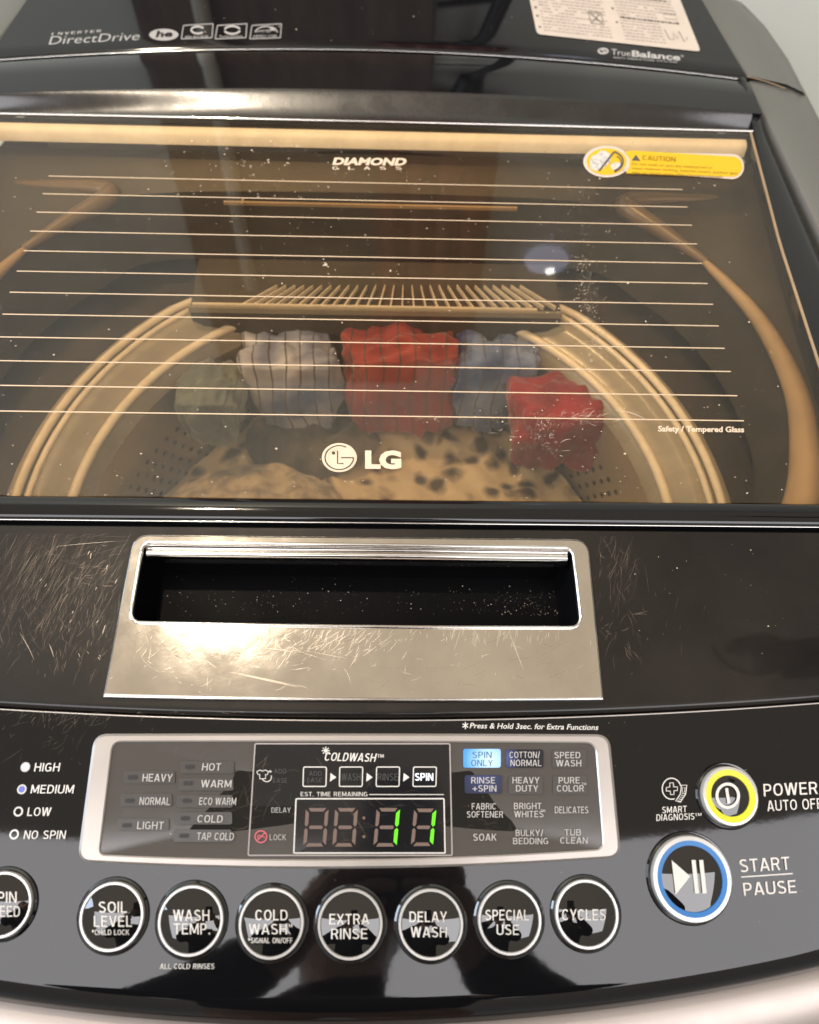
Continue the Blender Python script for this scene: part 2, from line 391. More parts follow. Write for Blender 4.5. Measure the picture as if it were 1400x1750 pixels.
# rear panel (black gloss) with groove
W1 = .3105
rows = []
for dy, z in ((.0022, -.015), (.0022, .0035), (.0030, .0055), (.0050, .0067)):
    rows.append([Vector((x, YR(x) + dy, z)) for x in xs(W1)])
for k in range(1, 11):
    t = k / 10
    rows.append([Vector((x * (1 - .075 * t), (YR(x) + .005) * (1 - t) + .795 * t, zrear(0, (YR(x) + .005) * (1 - t) + .795 * t))) for x in xs(W1)])
rows.append([Vector((x * .925, .800, .004)) for x in xs(W1)]); rows.append([Vector((x * .925, .802, -.12)) for x in xs(W1)])
RP = loft('rear_panel', rows, WM, M['black'], sharp=60)
tube('seam_line', [Vector((x, YR(x) + .0022, .0050)) for x in xs(W1)], .00045, RP, M['polish'], seg=6)

# ---- lid
LID = None
def ycove(x): return .6185 - .20 * x * x
rows = []
for f, z in ((lambda x: YR(x) - .0015, -.015), (lambda x: YR(x) - .0015, .003), (lambda x: YR(x) - .0025, .0060), (lambda x: YR(x) - .0060, .0078),
             (lambda x: YR(x) * .5 + ycove(x) * .5, .0088), (lambda x: ycove(x) + .003, .0085)):
    rows.append([Vector((x, f(x), z)) for x in xs(.3105)])
rows.append([Vector((x, ycove(x) + .0028, -.004)) for x in xs(.3105)])
crow = []
for k in range(0, 17):
    t = k / 16; zz = .0085 - .0105 * (math.sin(t * math.pi / 2) ** 1.3)
    crow.append([Vector((x, ycove(x) * (1 - t) + .5925 * t + (.003 * (1 - t)), zz)) for x in xs(.3032)])
LID = loft('lid_frame', rows, WM, M['black'], sharp=50, label='glossy black lid frame with a rounded rear cove')
loft('rear_cove', crow, LID, M['cove'])
# chrome edge and groove at the rear of the pane
tube('lid_trim', [Vector((x, .5900 - .012 * x * x, .0022)) for x in xs(.303)], .0011, LID, M['polish'], seg=8)
box('lid_gap', -.303, .303, .5868, .5893, -.006, -.0005, LID, M['groove'])
# side bars of the lid
def xg(y): return .3015 - (.585 - y) * .055 + max(0, .46 - y) * .045
for sgn in (1, -1):
    yy = [.2265 + (.6520 - .2265) * i / 44 for i in range(45)]
    rz = lambda y: .0052 * min(1, max(0, (y - .588) / .04)) ** 1.0
    cols = [[Vector((sgn * (min(xg(y), .3028) * (1 - t) + xlid(y) * t + o), y, z + rz(y) * (1 if t < .9 else .2))) for y in yy] for t, o, z in ((0, .0004, -.008), (0, .0004, .0022), (.15, 0, .0034), (.6, 0, .0030), (.85, 0, .0014), (1, -.0005, -.003), (1, -.0005, -.03))]
    loft('lid_side_bar', cols, LID, M['black'], sharp=60)
    tube('glass_edge', [Vector((sgn * (xg(y) - .0005), y, .0018)) for y in [.244 + (.588 - .244) * i / 20 for i in range(21)]], .0011, LID, M['rim'], seg=6)
# front bar of the lid under the pane
rows = []
for y, z in ((.2432, -.012), (.2432, .0016), (.2420, .0030), (.2395, .0036), (.2350, .0034), (.2310, .0024), (.2290, .0010), (.2282, -.0015), (.2282, -.0075)):
    rows.append([Vector((x, y, z)) for x in xs(.33)])
loft('front_bar', rows, LID, M['black'], sharp=50)
tube('front_bar_line', [Vector((x, .2284, .0008)) for x in xs(.33)], .0005, LID, M['polish'], seg=6)
rows = [[Vector((x, y, z)) for x in xs(.33)] for y, z in ((.2286, -.0045), (.2258, -.0045))]
loft('front_groove', rows, LID, M['groove'])

# glass pane
gx = lambda y: xg(y) - .0003
yy = [.2435 + (.5868 - .2435) * i / 6 for i in range(7)]
vs = []; fs = []
for z in (.0020, -.0020):
    for y in yy: vs += [(-gx(y), y, z), (gx(y), y, z)]
n = 14
for i in range(6):
    fs += [(2 * i, 2 * i + 1, 2 * i + 3, 2 * i + 2), (n + 2 * i, n + 2 * i + 2, n + 2 * i + 3, n + 2 * i + 1), (2 * i, 2 * i + 2, n + 2 * i + 2, n + 2 * i), (2 * i + 1, n + 2 * i + 1, n + 2 * i + 3, 2 * i + 3)]
fs += [(0, n, n + 1, 1), (12, 13, n + 13, n + 12)]
GLASS = link('glass_pane', mesh('glass_pane', vs, fs, False), WM, M['glass'])
GLASS['label'] = 'bronze tinted tempered glass pane with fine cream lines'
for i in range(12):
    y = .51698 - .019514 * i
    me = mesh('printed_line', [(-.2338, y - .00042, .0022), (.2338, y - .00042, .0022), (.2338, y + .00042, .0022), (-.2338, y + .00042, .0022)], [(0, 1, 2, 3)], False)
    link('printed_line', me, GLASS, M['line'])
# beige seal seen through the pane along its rear and upper side
rows = [[Vector((x, y, z)) for x in xs(.299)] for y, z in ((.5866, -.0035), (.5820, -.0038), (.5790, -.0062), (.5774, -.013))]
loft('pane_seal', rows, LID, M['beige'])
# ---- handle region, black with the chrome plate in the middle
NX = 281
def hrow(s, dz=0):
    r = []
    for x in xs(.345):
        y = YA + (YB(x) - YA) * s; r.append(Vector((x, y, zfront(x, y + 1e-5) + dz if s < 1 else ZB + dz)))
    return r
plate_out = rpoly([(229, 914), (1005, 922), (1031, 1194), (177, 1188)], [26, 26, 3, 3], [0, 0, -4, 0])
hole = rpoly([(247, 930), (977, 940), (992, 1073), (224, 1064)], [14, 14, 20, 20], [0, 0, -2, 0])
# the black front part of the lid: left and right wings plus the strips around the plate
wing = []
nW = len(plate_out)
HL = LID
def wingmesh(name, x0, x1, cut):
    pass
rows = [[Vector((x, YA, -.012)) for x in xs(.345)], [Vector((x, YA, ZA - .0012)) for x in xs(.345)], [Vector((x, YA - .0012, ZA)) for x in xs(.345)]]
rows += [hrow(s) for s in [.03] + [.03 + .945 * k / 56 for k in range(1, 57)]]
rows += [[Vector((x, YB(x) + .0012, ZB - .0006)) for x in xs(.345)], [Vector((x, YB(x) + .0006, ZB - .0022)) for x in xs(.345)], [Vector((x, YB(x) + .0006, -.03)) for x in xs(.345)]]
# cut the pocket opening out of the black part
NX = 61
bm = bmesh.new(); grid = [[bm.verts.new(p) for p in r] for r in rows]
def inpoly(x, y, poly):
    c = False; n = len(poly)
    for i in range(n):
        x1, y1 = poly[i]; x2, y2 = poly[i - 1]
        if (y1 > y) != (y2 > y) and x < (x2 - x1) * (y - y1) / (y2 - y1) + x1: c = not c
    return c
inner = [(p.x, p.y) for p in on(F, grow(hole, 0))]
for a in range(len(rows) - 1):
    for b in range(280):
        q = (grid[a][b], grid[a][b + 1], grid[a + 1][b + 1], grid[a + 1][b])
        if all(inpoly(v.co.x, v.co.y, inner) for v in q) : continue
        if any(inpoly(v.co.x, v.co.y, inner) for v in q): continue
        bm.faces.new(q)
bmesh.ops.recalc_face_normals(bm, faces=bm.faces)
if sum(f.normal.z for f in bm.faces) < 0: bmesh.ops.reverse_faces(bm, faces=bm.faces)
me = bpy.data.meshes.new('lid_front'); bm.to_mesh(me); bm.free()
me.polygons.foreach_set('use_smooth', [True] * len(me.polygons)); me.set_sharp_from_angle(angle=R(50))
LF = link('lid_front', me, WM, M['worn_black'])
LF['label'] = 'glossy black front of the lid, scratched left of the handle'
# chrome plate with chamfered edges
HP = loft('handle_plate', [on(F, plate_out, .0001), on(F, plate_out, .0014), *[on(F, [Vector(a_).lerp(Vector(b_), t_) for a_, b_ in zip(grow(plate_out, -2.2), grow(hole, 3.5))], .0021) for t_ in [k / 10 for k in range(11)]], on(F, grow(hole, 1), .0012), on(F, hole, -.0010), on(F, grow(hole, -1), -.006)],
          WM, M['chrome'], closed=True, sharp=25)
HP['label'] = 'scratched brushed chrome handle plate around the hand recess'
pocket = rpoly([(247, 954), (969, 962), (987, 1071), (229, 1062)], [14, 14, 18, 18], [0, 0, -2, 0])
pr = [on(F, hole, -.0008), on(F, grow(hole, -2.5), -.0022), on(F, grow(hole, -3), -.014)]
loft('recess_rim', pr, HP, M['polish'], closed=True, sharp=30)
tube('recess_edge', [v + Vector((0, 0, .0012)) for v in on(F, grow(hole, 2), 0)] + [on(F, grow(hole, 2), .0012)[0]], .0012, HP, M['polish'], seg=8)
# recess bowl
lo = [Vector((p.x, p.y, p.z)) for p in on(F, grow(pocket, 8), -.013)]
bowl = [on(F, grow(hole, -2), -.004)]
for d, zz in ((-3, -.012), (-7, -.022), (-14, -.027)):
    bowl.append([v for v in on(F, grow(hole, d), 0)])
    for v in bowl[-1]: v.z = zz - .012 * (0.226 - v.y) / .1
cen = sum(bowl[-1], Vector()) / len(bowl[-1])
M['recess'] = mat('recess_black', (.003, .003, .0035), .4, spec=.04, rvar=.1)
loft('recess_wall', bowl, HP, M['recess'], closed=True, down=False)
fan('recess_floor', bowl[-1], HP, M['recess'])
# polished grip bar along the top of the recess
rows = []
for k in range(13):
    t = k / 12; py = 931 + 25 * t
    a = math.pi * (t * .95 + .02)
    rows.append([F(250 + (970 - 250) * q / 40, py + 8.5 * q / 40, -.0045 + .0048 * math.sin(a)) for q in range(41)])
rows.append([v + Vector((0, .001, -.006)) for v in rows[-1]])
loft('grip_bar', rows, HP, M['polish'], sharp=60)
# bright lower lip of plate
lip = [F(178 + 852 * q / 50, 1189.5 + 4.5 * q / 50 + 4 * (1 - (q / 25 - 1) ** 2), .0012) for q in range(51)]
tube('plate_lip', lip, .00085, HP, M['polish'], seg=8)

# ---- control panel
rows = [[Vector((x, YB(x) - .0004, -.03)) for x in xs(.345)], [Vector((x, YB(x) - .0004, ZP - .0012)) for x in xs(.345)], [Vector((x, YB(x) - .0012, ZP - .0002)) for x in xs(.345)]]
for s in [.02, .06, .12, .2, .3, .4, .5, .6, .7, .8, .88, .94, 1.0]:
    rows.append([Vector((x, YB(x) + (YC(x) - YB(x)) * s, zfront(x, YB(x) + (YC(x) - YB(x)) * s + 1e-5))) for x in xs(.345)])
for k in range(1, 11):
    a = k / 10 * R(62)
    rows.append([Vector((x, YC(x) - .013 * (math.sin(a + R(12)) - math.sin(R(12))), ZC - .013 * (math.cos(R(12)) - math.cos(a + R(12))))) for x in xs(.345)])
yk = -.013 * (math.sin(R(74)) - math.sin(R(12))); zk = ZC - .013 * (math.cos(R(12)) - math.cos(R(74)))
rows.append([Vector((x, YC(x) + yk - .0015, zk - .004)) for x in xs(.345)]); rows.append([Vector((x, YC(x) + yk + .003, zk - .007)) for x in xs(.345)])
CP = loft('control_panel', rows, WM, M['panel_black'], sharp=50)
CP['label'] = 'curved glossy black control panel'
tube('panel_edge_line', [Vector((x, YB(x) - .0007, ZP - .0004)) for x in xs(.345)], .00045, CP, M['bezel'], seg=6)
# silver front lip of the cabinet
rows = []
for k in range(15):
    a = R(-20) + k / 14 * R(115)
    rows.append([Vector((x, YC(x) + yk - .004 - .036 * math.sin(a) , zk - .012 - .034 * (1 - math.cos(a)) )) for x in xs(.362)])
rows.append([v + Vector((0, 0, -.05)) for v in rows[-1]])
loft('front_lip', rows, WM, M['silver_front'], sharp=60)

# display bezel and window
b_out = rpoly([(163, 1256), (1040, 1257), (1060, 1465), (134, 1472)], [22, 22, 24, 24], [-1, 0, -14, 0])
b_in = rpoly([(193, 1268), (1017, 1270), (1031, 1452), (170, 1461)], [16, 18, 16, 12], [-1, 0, -12, 0])
DB = loft('display_bezel', [on(F, grow(b_out, 2), .0002), on(F, b_out, .0010), on(F, grow(b_out, -2), .0016), on(F, grow(b_in, 2.5), .0016), on(F, b_in, .0010), on(F, b_in, -.0002)], WM, M['bezel'], closed=True, sharp=30)
DW = fan('display_window', on(F, grow(b_in, .8), .0005), WM, M['window'])
def frame(pts, rad, wd, parent, mt, name='printed_frame', off=.0009):
    l = rpoly(pts, rad, ne=6, nc=5); return loft(name, [on(F, l, off), on(F, grow(l, -wd), off)], parent, mt, closed=True, smooth=False)
M['print_frame'] = mat('pink_grey_frame', (.40, .36, .35), .5)
frame([(435, 1270), (770, 1270), (774, 1463), (423, 1463)], 4, 2.2, DW, M['print_frame'])
M['screen'] = mat('dark_display', (.012, .012, .014), .10, ior=1.55)
fan('display_screen', on(F, rpoly([(437, 1272), (768, 1272), (770, 1378), (430, 1378)], 2, ne=4, nc=3), .0007), DW, M['screen'])
frame([(505, 1364), (760, 1364), (762, 1459), (501, 1459)], 3, 2.2, DW, M['print'])
fan('digit_screen', on(F, rpoly([(507, 1366), (758, 1366), (760, 1457), (503, 1457)], 2, ne=4, nc=3), .0008), DW, M['screen'])
OFF = .0011
# seven-segment digits
def digit(x0, x1, ytop, ybot, sl, lit=()):
    w_ = x1 - x0; h_ = ybot - ytop; T = 6.0
    def q(u, v): return (x0 + u * w_ + (1 - v) * sl, ytop + v * h_)
    tx = T / w_; ty = T / h_; g = .035
    seg = {
        'a': [(tx * .5 + g, 0), (1 - tx * .5 - g, 0), (1 - tx * 1.2 - g, ty), (tx * 1.2 + g, ty)],
        'd': [(tx * 1.2 + g, 1 - ty), (1 - tx * 1.2 - g, 1 - ty), (1 - tx * .5 - g, 1), (tx * .5 + g, 1)],
        'g': [(tx + g, .5), (tx * 1.6, .5 - ty / 2), (1 - tx * 1.6, .5 - ty / 2), (1 - tx - g, .5), (1 - tx * 1.6, .5 + ty / 2), (tx * 1.6, .5 + ty / 2)],
        'f': [(0, .04), (tx, .04 + ty), (tx, .5 - ty * .8), (tx * .5, .5 - ty * .2), (0, .5 - ty * .7)],
        'e': [(0, .5 + ty * .7), (tx * .5, .5 + ty * .2), (tx, .5 + ty * .8), (tx, .96 - ty), (0, .96)],
        'b': [(1, .04), (1, .5 - ty * .7), (1 - tx * .5, .5 - ty * .2), (1 - tx, .5 - ty * .8), (1 - tx, .04 + ty)],
        'c': [(1, .5 + ty * .7), (1, .96), (1 - tx, .96 - ty), (1 - tx, .5 + ty * .8), (1 - tx * .5, .5 + ty * .2)],
    }
    for k, pts in seg.items():
        on_ = k in lit
        fan('segment', [F(*q(u, v), OFF + .0002) for u, v in pts], DW, M['green'] if on_ else M['segment'], label='lit green segment' if on_ else None)
digit(518, 557, 1381, 1447, 5); digit(568, 607, 1381, 1447, 5); digit(638, 678, 1381, 1447, 6, 'bc'); digit(702, 740, 1382, 1446, 6, 'bc')
for yy_ in (1398, 1430): fan('segment', on(F, circ(622, yy_, 2.6, n=10), OFF), DW, M['segment'])
# four stage boxes with arrows
P_ = M['print']
for i, x in enumerate((518, 580, 643, 706)):
    frame([(x, 1310), (x + 41, 1310), (x + 40, 1345), (x - 1, 1345)], 4, 1.8, DW, P_, off=OFF)
    if i < 3: fan('arrow', [F(x + 47, 1321, OFF), F(x + 57, 1328.5, OFF), F(x + 46, 1336, OFF)], DW, P_)
M['ghost'] = mat('unlit_grey_text', (.045, .045, .047), .5)
ctext('ADD', F, 539, 1326, 22, 8, DW, M['ghost'], off=OFF); ctext('EASE', F, 538, 1337, 26, 8, DW, M['ghost'], off=OFF)
ctext('WASH', F, 600, 1334, 33, 12, DW, M['ghost'], off=OFF); ctext('RINSE', F, 663, 1334, 35, 12, DW, M['ghost'], off=OFF)
ctext('SPIN', F, 725, 1334, 31, 12.5, DW, M['spin_text'], bold=.015, off=OFF)
ctext('ADD', F, 479, 1322, 21, 8, DW, M['ghost'], off=OFF); ctext('EASE', F, 479, 1338, 24, 8, DW, M['ghost'], off=OFF)
text('COLDWASH', F, (554, 1300), (641, 1302), 14, DW, P_, bold=.02, slant=3.5, off=OFF)
text('TM', F, (645, 1295), (656, 1295), 6, DW, P_, bold=.01, off=OFF)
for a in range(0, 180, 45):
    stroke(F, [(557 - 7 * math.cos(R(a)), 1283 - 7 * math.sin(R(a))), (557 + 7 * math.cos(R(a)), 1283 + 7 * math.sin(R(a)))], 1.5, DW, P_, off=OFF, name='snowflake_arm')
text('EST. TIME REMAINING', F, (514, 1361), (628, 1361), 7.5, DW, P_, bold=-.025, off=OFF + .0003)
stroke(F, [(631, 1358), (759, 1358)], 1.3, DW, P_, off=OFF + .0003, name='printed_rule')
text('DELAY', F, (464, 1389), (497, 1389), 9, DW, M['print_dim'], off=OFF)
text('LOCK', F, (461, 1436), (489, 1436), 10, DW, M['print_dim'], off=OFF)
stroke(F, circ(446, 1430, 10, n=24), 2.2, DW, M['pink'], off=OFF, closed=True); stroke(F, [(439, 1437), (453, 1423)], 1.8, DW, M['pink'], off=OFF)
stroke(F, circ(443, 1430, 2.6, n=12), 1.6, DW, M['pink'], off=OFF, closed=True); stroke(F, [(446, 1430), (452, 1430), (452, 1433)], 1.4, DW, M['pink'], off=OFF)
# shirt and face symbol
stroke(F, [(439, 1319), (444, 1316), (449, 1318), (454, 1316), (459, 1319), (457, 1324), (454, 1323), (454, 1331), (444, 1331), (444, 1323), (441, 1324)], 1.4, DW, P_, off=OFF, closed=True)
stroke(F, circ(456, 1328, 8, n=14, a0=200, a1=380), 1.4, DW, P_, off=OFF)
stroke(F, [(462, 1316), (462, 1321)], 1.2, DW, P_, off=OFF); stroke(F, [(459.5, 1318.5), (464.5, 1318.5)], 1.2, DW, P_, off=OFF)
# backlit tiles
def tile(x0, y0, x1, y1, mt, name='lamp_tile', label=None, off=.0009):
    return fan(name, on(F, rpoly([(x0, y0), (x1, y0), (x1, y1), (x0, y1)], 4, ne=3, nc=3), off), DW, mt, label=label)
def glow(name, c0, c1, sx, centre, e):
    m = bpy.data.materials.new(name); m.use_nodes = True; t = m.node_tree; b = t.nodes['Principled BSDF']
    g = t.nodes.new('ShaderNodeTexGradient'); g.gradient_type = 'SPHERICAL'; mp = t.nodes.new('ShaderNodeMapping'); tcn = t.nodes.new('ShaderNodeTexCoord')
    mp.vector_type = 'TEXTURE'; mp.inputs['Location'].default_value = centre; mp.inputs['Scale'].default_value = (sx, sx, sx)
    r = t.nodes.new('ShaderNodeValToRGB'); r.color_ramp.elements[0].color = (*c0, 1); r.color_ramp.elements[1].color = (*c1, 1)
    t.links.new(tcn.outputs['Object'], mp.inputs[0]); t.links.new(mp.outputs[0], g.inputs[0]); t.links.new(g.outputs[0], r.inputs[0])
    t.links.new(r.outputs[0], b.inputs['Emission Color']); b.inputs['Emission Strength'].default_value = e; b.inputs['Base Color'].default_value = (*[c * .3 for c in c0], 1); b.inputs['Roughness'].default_value = .25
    return m
M['tile_lit'] = glow('lit_cyan_tile', (.07, .30, .78), (.80, 1.0, 1.0), .012, F(836, 1300), 1.2)
M['tile_blue'] = glow('dim_blue_tile', (.010, .011, .02), (.05, .07, .20), .016, F(826, 1322), 1.0)
M['tile_side'] = glow('dim_blue_tile_edge', (.010, .010, .014), (.10, .14, .40), .008, F(862, 1296), 1.0)
M['tile_off'] = mat('unlit_tile', (.075, .070, .068), .2)
tile(792, 1280, 856, 1312, M['tile_lit'], label='lit pale blue tile'); tile(794, 1325, 858, 1356, M['tile_blue']); tile(865, 1281, 929, 1312, M['tile_side'])
for x, y in ((869, 1326), (944, 1281), (945, 1326)): tile(x, y, x + 58, y + 31, M['tile_off'])
for x, y in ((211, 1318), (206, 1357), (201, 1399)): tile(x, y, x + 88, y + 21, M['tile_off'])
for i, y in enumerate((1301, 1330, 1359, 1388, 1418)): tile(308 - 3 * i, y, 400 - 1 * i, y + 21, M['tile_off'])
M['slot'] = mat('dark_slot', (.012, .012, .012), .4)
for x, y in ((219, 1325), (214, 1365), (209, 1407), (317, 1307), (314, 1335), (312, 1365), (309, 1395), (307, 1425)):
    fan('lamp_slot', on(F, rpoly([(x, y), (x + 16, y), (x + 15, y + 7), (x - 1, y + 7)], 3, ne=2, nc=3), .0012), DW, M['slot'])
D = M['print_dim']; M['print_mid'] = mat('light_grey_print', (.50, .485, .47), .5); PM = M['print_mid']
for s, a, b, h in (('HEAVY', (243, 1335.5), (294, 1336), 13), ('NORMAL', (238, 1375.5), (290, 1376), 13), ('LIGHT', (234, 1417), (279, 1417.5), 13),
                   ('HOT', (345, 1317), (377, 1317), 12.5), ('WARM', (343, 1345.5), (395, 1346), 12.5), ('ECO WARM', (340, 1375.5), (403, 1376), 12.5), ('COLD', (337, 1405.5), (380, 1406), 12.5), ('TAP COLD', (336, 1435.5), (399, 1436), 12.5)):
    text(s, F, a, b, h, DW, PM, slant=1.5, off=.0013)
M['tile_ink'] = mat('dark_blue_ink', (.02, .12, .22), .5)
for lines, cx, y0, wds, mt in (
        (('SPIN', 'ONLY'), 824, 1295.5, (33, 37), M['tile_ink']), (('COTTON/', 'NORMAL'), 897, 1295.5, (52, 53), PM), (('SPEED', 'WASH'), 970, 1296, (44, 43), PM),
        (('RINSE', '+SPIN'), 826, 1339, (41, 41), PM), (('HEAVY', 'DUTY'), 899, 1339, (46, 38), PM), (('PURE', 'COLOR'), 973, 1339, (36, 46), PM),
        (('FABRIC', 'SOFTENER'), 827, 1383.5, (41, 62), PM), (('BRIGHT', 'WHITES'), 902, 1383, (47, 50), PM),
        (('BULKY/', 'BEDDING'), 905, 1429, (47, 60), PM), (('TUB', 'CLEAN'), 979, 1428, (28, 47), PM)):
    for k, (s, wd) in enumerate(zip(lines, wds)): ctext(s, F, cx + (2 if k and s not in ('ONLY',) else 0), y0 + k * 13.8, wd, 10.8, DW, mt, off=.0013)
ctext('DELICATES', F, 977, 1390, 57, 11.5, DW, PM, off=.0013); ctext('SOAK', F, 829, 1437, 40, 12, DW, PM, off=.0013)
for x, y in ((994, 1345), (924, 1391)): text('TM', F, (x, y - 3), (x + 8, y - 3), 4.5, DW, PM, off=.0013)

# lettering printed on the panel
for q in (90, 30, -30): stroke(F, [(795.5 - 5.5 * math.cos(R(q)), 1240 - 6 * math.sin(R(q))), (795.5 + 5.5 * math.cos(R(q)), 1240 + 6 * math.sin(R(q)))], 1.7, CP, P_, name='asterisk_arm', off=.0003 + q * 1e-7)
text('Press & Hold 3sec. for Extra Functions', F, (803, 1244.5), (1022, 1247.5), 9.5, CP, P_, slant=2, bold=.018)
for s, a, b in (('HIGH', (58, 1318.5), (101, 1318.5)), ('MEDIUM', (52, 1356), (125, 1356)), ('LOW', (46, 1394.5), (86, 1394.5)), ('NO SPIN', (40, 1434), (111, 1434))):
    text(s, F, a, b, 14.5, CP, P_, slant=2.5, bold=-.004)
text('ALL COLD RINSES', F, (273, 1656), (366, 1656), 9, CP, P_, slant=1, bold=-.004)
text('SMART', F, (1132, 1390), (1174, 1388), 11, CP, P_, bold=-.004); text('DIAGNOSIS', F, (1122, 1403), (1187, 1400.5), 11, CP, P_, bold=-.004); text('TM', F, (1188, 1395), (1199, 1394.5), 5, CP, P_)
text('POWER', F, (1306, 1361), (1398, 1357), 21, CP, P_, bold=-.004, slant=-1.5); text('AUTO OFF', F, (1312, 1386.5), (1406, 1382), 18, CP, P_, slant=-1.5)
text('START', F, (1266, 1491), (1351, 1486), 22, CP, P_, bold=-.004, slant=-2.5); text('PAUSE', F, (1272, 1531), (1362, 1526), 22, CP, P_, bold=-.004, slant=-2.5)
stroke(F, [(1267, 1499), (1355, 1493)], 2.2, CP, P_, name='printed_rule')
# diagnosis symbol
stroke(F, circ(1148, 1348, 16, 18, n=26, a0=15, a1=290), 1.8, CP, P_)
stroke(F, [(1145, 1338), (1151, 1338), (1151.5, 1345), (1158, 1345), (1158, 1351), (1152, 1351.5), (1152, 1358), (1146, 1358), (1146, 1352), (1139, 1352), (1139, 1346), (1145, 1345)], 1.5, CP, P_, closed=True)
stroke(F, [(1165, 1342), (1174, 1342), (1172, 1357), (1163, 1371), (1155, 1369), (1163, 1357)], 1.6, CP, P_, closed=True)
for k in range(5): stroke(F, [(1158 + k * 2, 1368 - k * 3), (1163 + k * 2, 1370 - k * 3.4)], 1, CP, P_)
stroke(F, [(1167, 1346), (1171, 1346), (1170, 1354), (1166, 1354)], 1, CP, P_, closed=True)

# frame on the panel
def pframe(px, py):
    c = F(px, py); e = .004
    tx = Vector((2 * e, 0, zfront(c.x + e, c.y) - zfront(c.x - e, c.y))).normalized(); ty = Vector((0, 2 * e, zfront(c.x, c.y + e) - zfront(c.x, c.y - e)))
    n = tx.cross(ty).normalized(); ty = n.cross(tx)
    return c, tx, ty, n, (c - CAM).dot(FW) / 1400.0
def lathe(name, fr, prof, parent, mt, seg=48, **k):
    c, tx, ty, n, s = fr
    rows = [[c + (tx * math.cos(2 * math.pi * i / seg) + ty * math.sin(2 * math.pi * i / seg)) * r + n * z for i in range(seg)] for r, z in prof]
    return loft(name, rows, parent, mt, closed=True, down=True, sharp=k.pop('sharp', 35), **k)
def disc(name, fr, r, z, parent, mt, dome=0, seg=48, **k):
    c, tx, ty, n, s = fr; rows = []
    for j in range(9):
        q = 1 - j / 8 * .98; rows.append([c + (tx * math.cos(2 * math.pi * i / seg) + ty * math.sin(2 * math.pi * i / seg)) * r * q + n * (z + dome * (1 - q * q)) for i in range(seg)])
    return loft(name, rows, parent, mt, closed=True, down=False, **k)
# indicator lamps
M['led_white'] = glow('led_hot', (.06, .12, .85), (1.0, 1.0, 1.0), .0030, F(44, 1311), 1.9)
M['led_blue'] = glow('led_dim', (.03, .05, .40), (.30, .36, .85), .0030, F(38, 1349), .9)
for px, py, mt in ((44, 1311, 'led_white'), (38, 1349, 'led_blue'), (32, 1387, 'panel_black'), (25, 1426, 'panel_black')):
    fr = pframe(px, py); s = fr[4]
    a = disc('indicator_lamp', fr, 5.3 * s, .0004, WM, M[mt], label={'led_white': 'brightly lit white indicator lamp', 'led_blue': 'dim blue lit indicator lamp'}.get(mt))
    lathe('lamp_ring', fr, [(5.3 * s, .0002), (5.3 * s, .0005), (8 * s, .0005), (8 * s, .0001)], a, M['ring_white'], seg=32)
# round buttons
M['button'] = mat('button_black', (.005, .005, .006), .02, ior=1.85)
def button(px, py, rx, lines, label):
    fr = pframe(px, py); s = fr[4]; r = rx * s; H = .0030
    c = fr[0]
    b = disc('button', fr, r - 4.5 * s, H - .0004, WM, M['button'], dome=.0024, label=label)
    lathe('button_collar', fr, [(r + 9 * s, 0.0001), (r + 8 * s, .0010), (r + 5 * s, .0016), (r + 3.2 * s, .0012), (r + 2.5 * s, -.0005)], b, M['button'])
    lathe('button_ring', fr, [(r + 1.5 * s, -.0005), (r + 1.5 * s, H - .0006), (r + .5 * s, H), (r - 3.0 * s, H), (r - 4.2 * s, H - .0008)], b, M['ring_white'])
    # lettering rides on the domed cap
    def cap(x, y, off=0):
        cc, tx, ty, n, s_ = fr; d = ray(x, y); t = .4
        lo, hi = .2, .9
        for _ in range(24):
            mid = (lo + hi) / 2; p = CAM + d * mid - cc; u = p.dot(tx); v = p.dot(ty); q2 = (u * u + v * v) / (r - 4.5 * s) ** 2
            if p.dot(n) > H - .0004 + .0024 * (1 - min(q2, 1.2)) + off: lo = mid
            else: hi = mid
        return CAM + d * lo
    for s_, cx, by, wd, h in lines: ctext(s_, cap, cx, by, wd, h, b, M['print'], off=.00025, bold=-.004 if h > 12 else .008)
button(6, 1545, 51, [('SPIN', 5, 1543, 47, 19), ('SPEED', 5, 1567, 58, 19)], 'spin speed button')
button(194, 1565, 53, [('SOIL', 193, 1560, 48, 19), ('LEVEL', 193, 1584, 65, 19), ('*CHILD LOCK', 189, 1598, 64, 9)], 'soil level button')
button(328, 1572, 54, [('WASH', 327, 1574, 62, 19), ('TEMP.', 328, 1597, 62, 19)], 'wash temperature button')
button(465, 1577, 54, [('COLD', 464, 1573, 55, 18), ('WASH', 458, 1597, 65, 18), ('TM', 494, 1585, 11, 6), ('*SIGNAL ON/OFF', 462, 1612, 76, 9)], 'cold wash button')
button(599, 1578, 54, [('EXTRA', 597, 1580, 68, 18), ('RINSE', 597, 1605, 62, 18)], 'extra rinse button')
button(736, 1578, 54, [('DELAY', 732, 1576, 64, 18), ('WASH', 733, 1602, 62, 18)], 'delay wash button')
button(870, 1571, 53, [('SPECIAL', 867, 1573, 74, 18), ('USE', 868, 1598, 38, 18)], 'special use button')
button(1001, 1561, 53, [('CYCLES', 998, 1573, 74, 19)], 'cycles button')
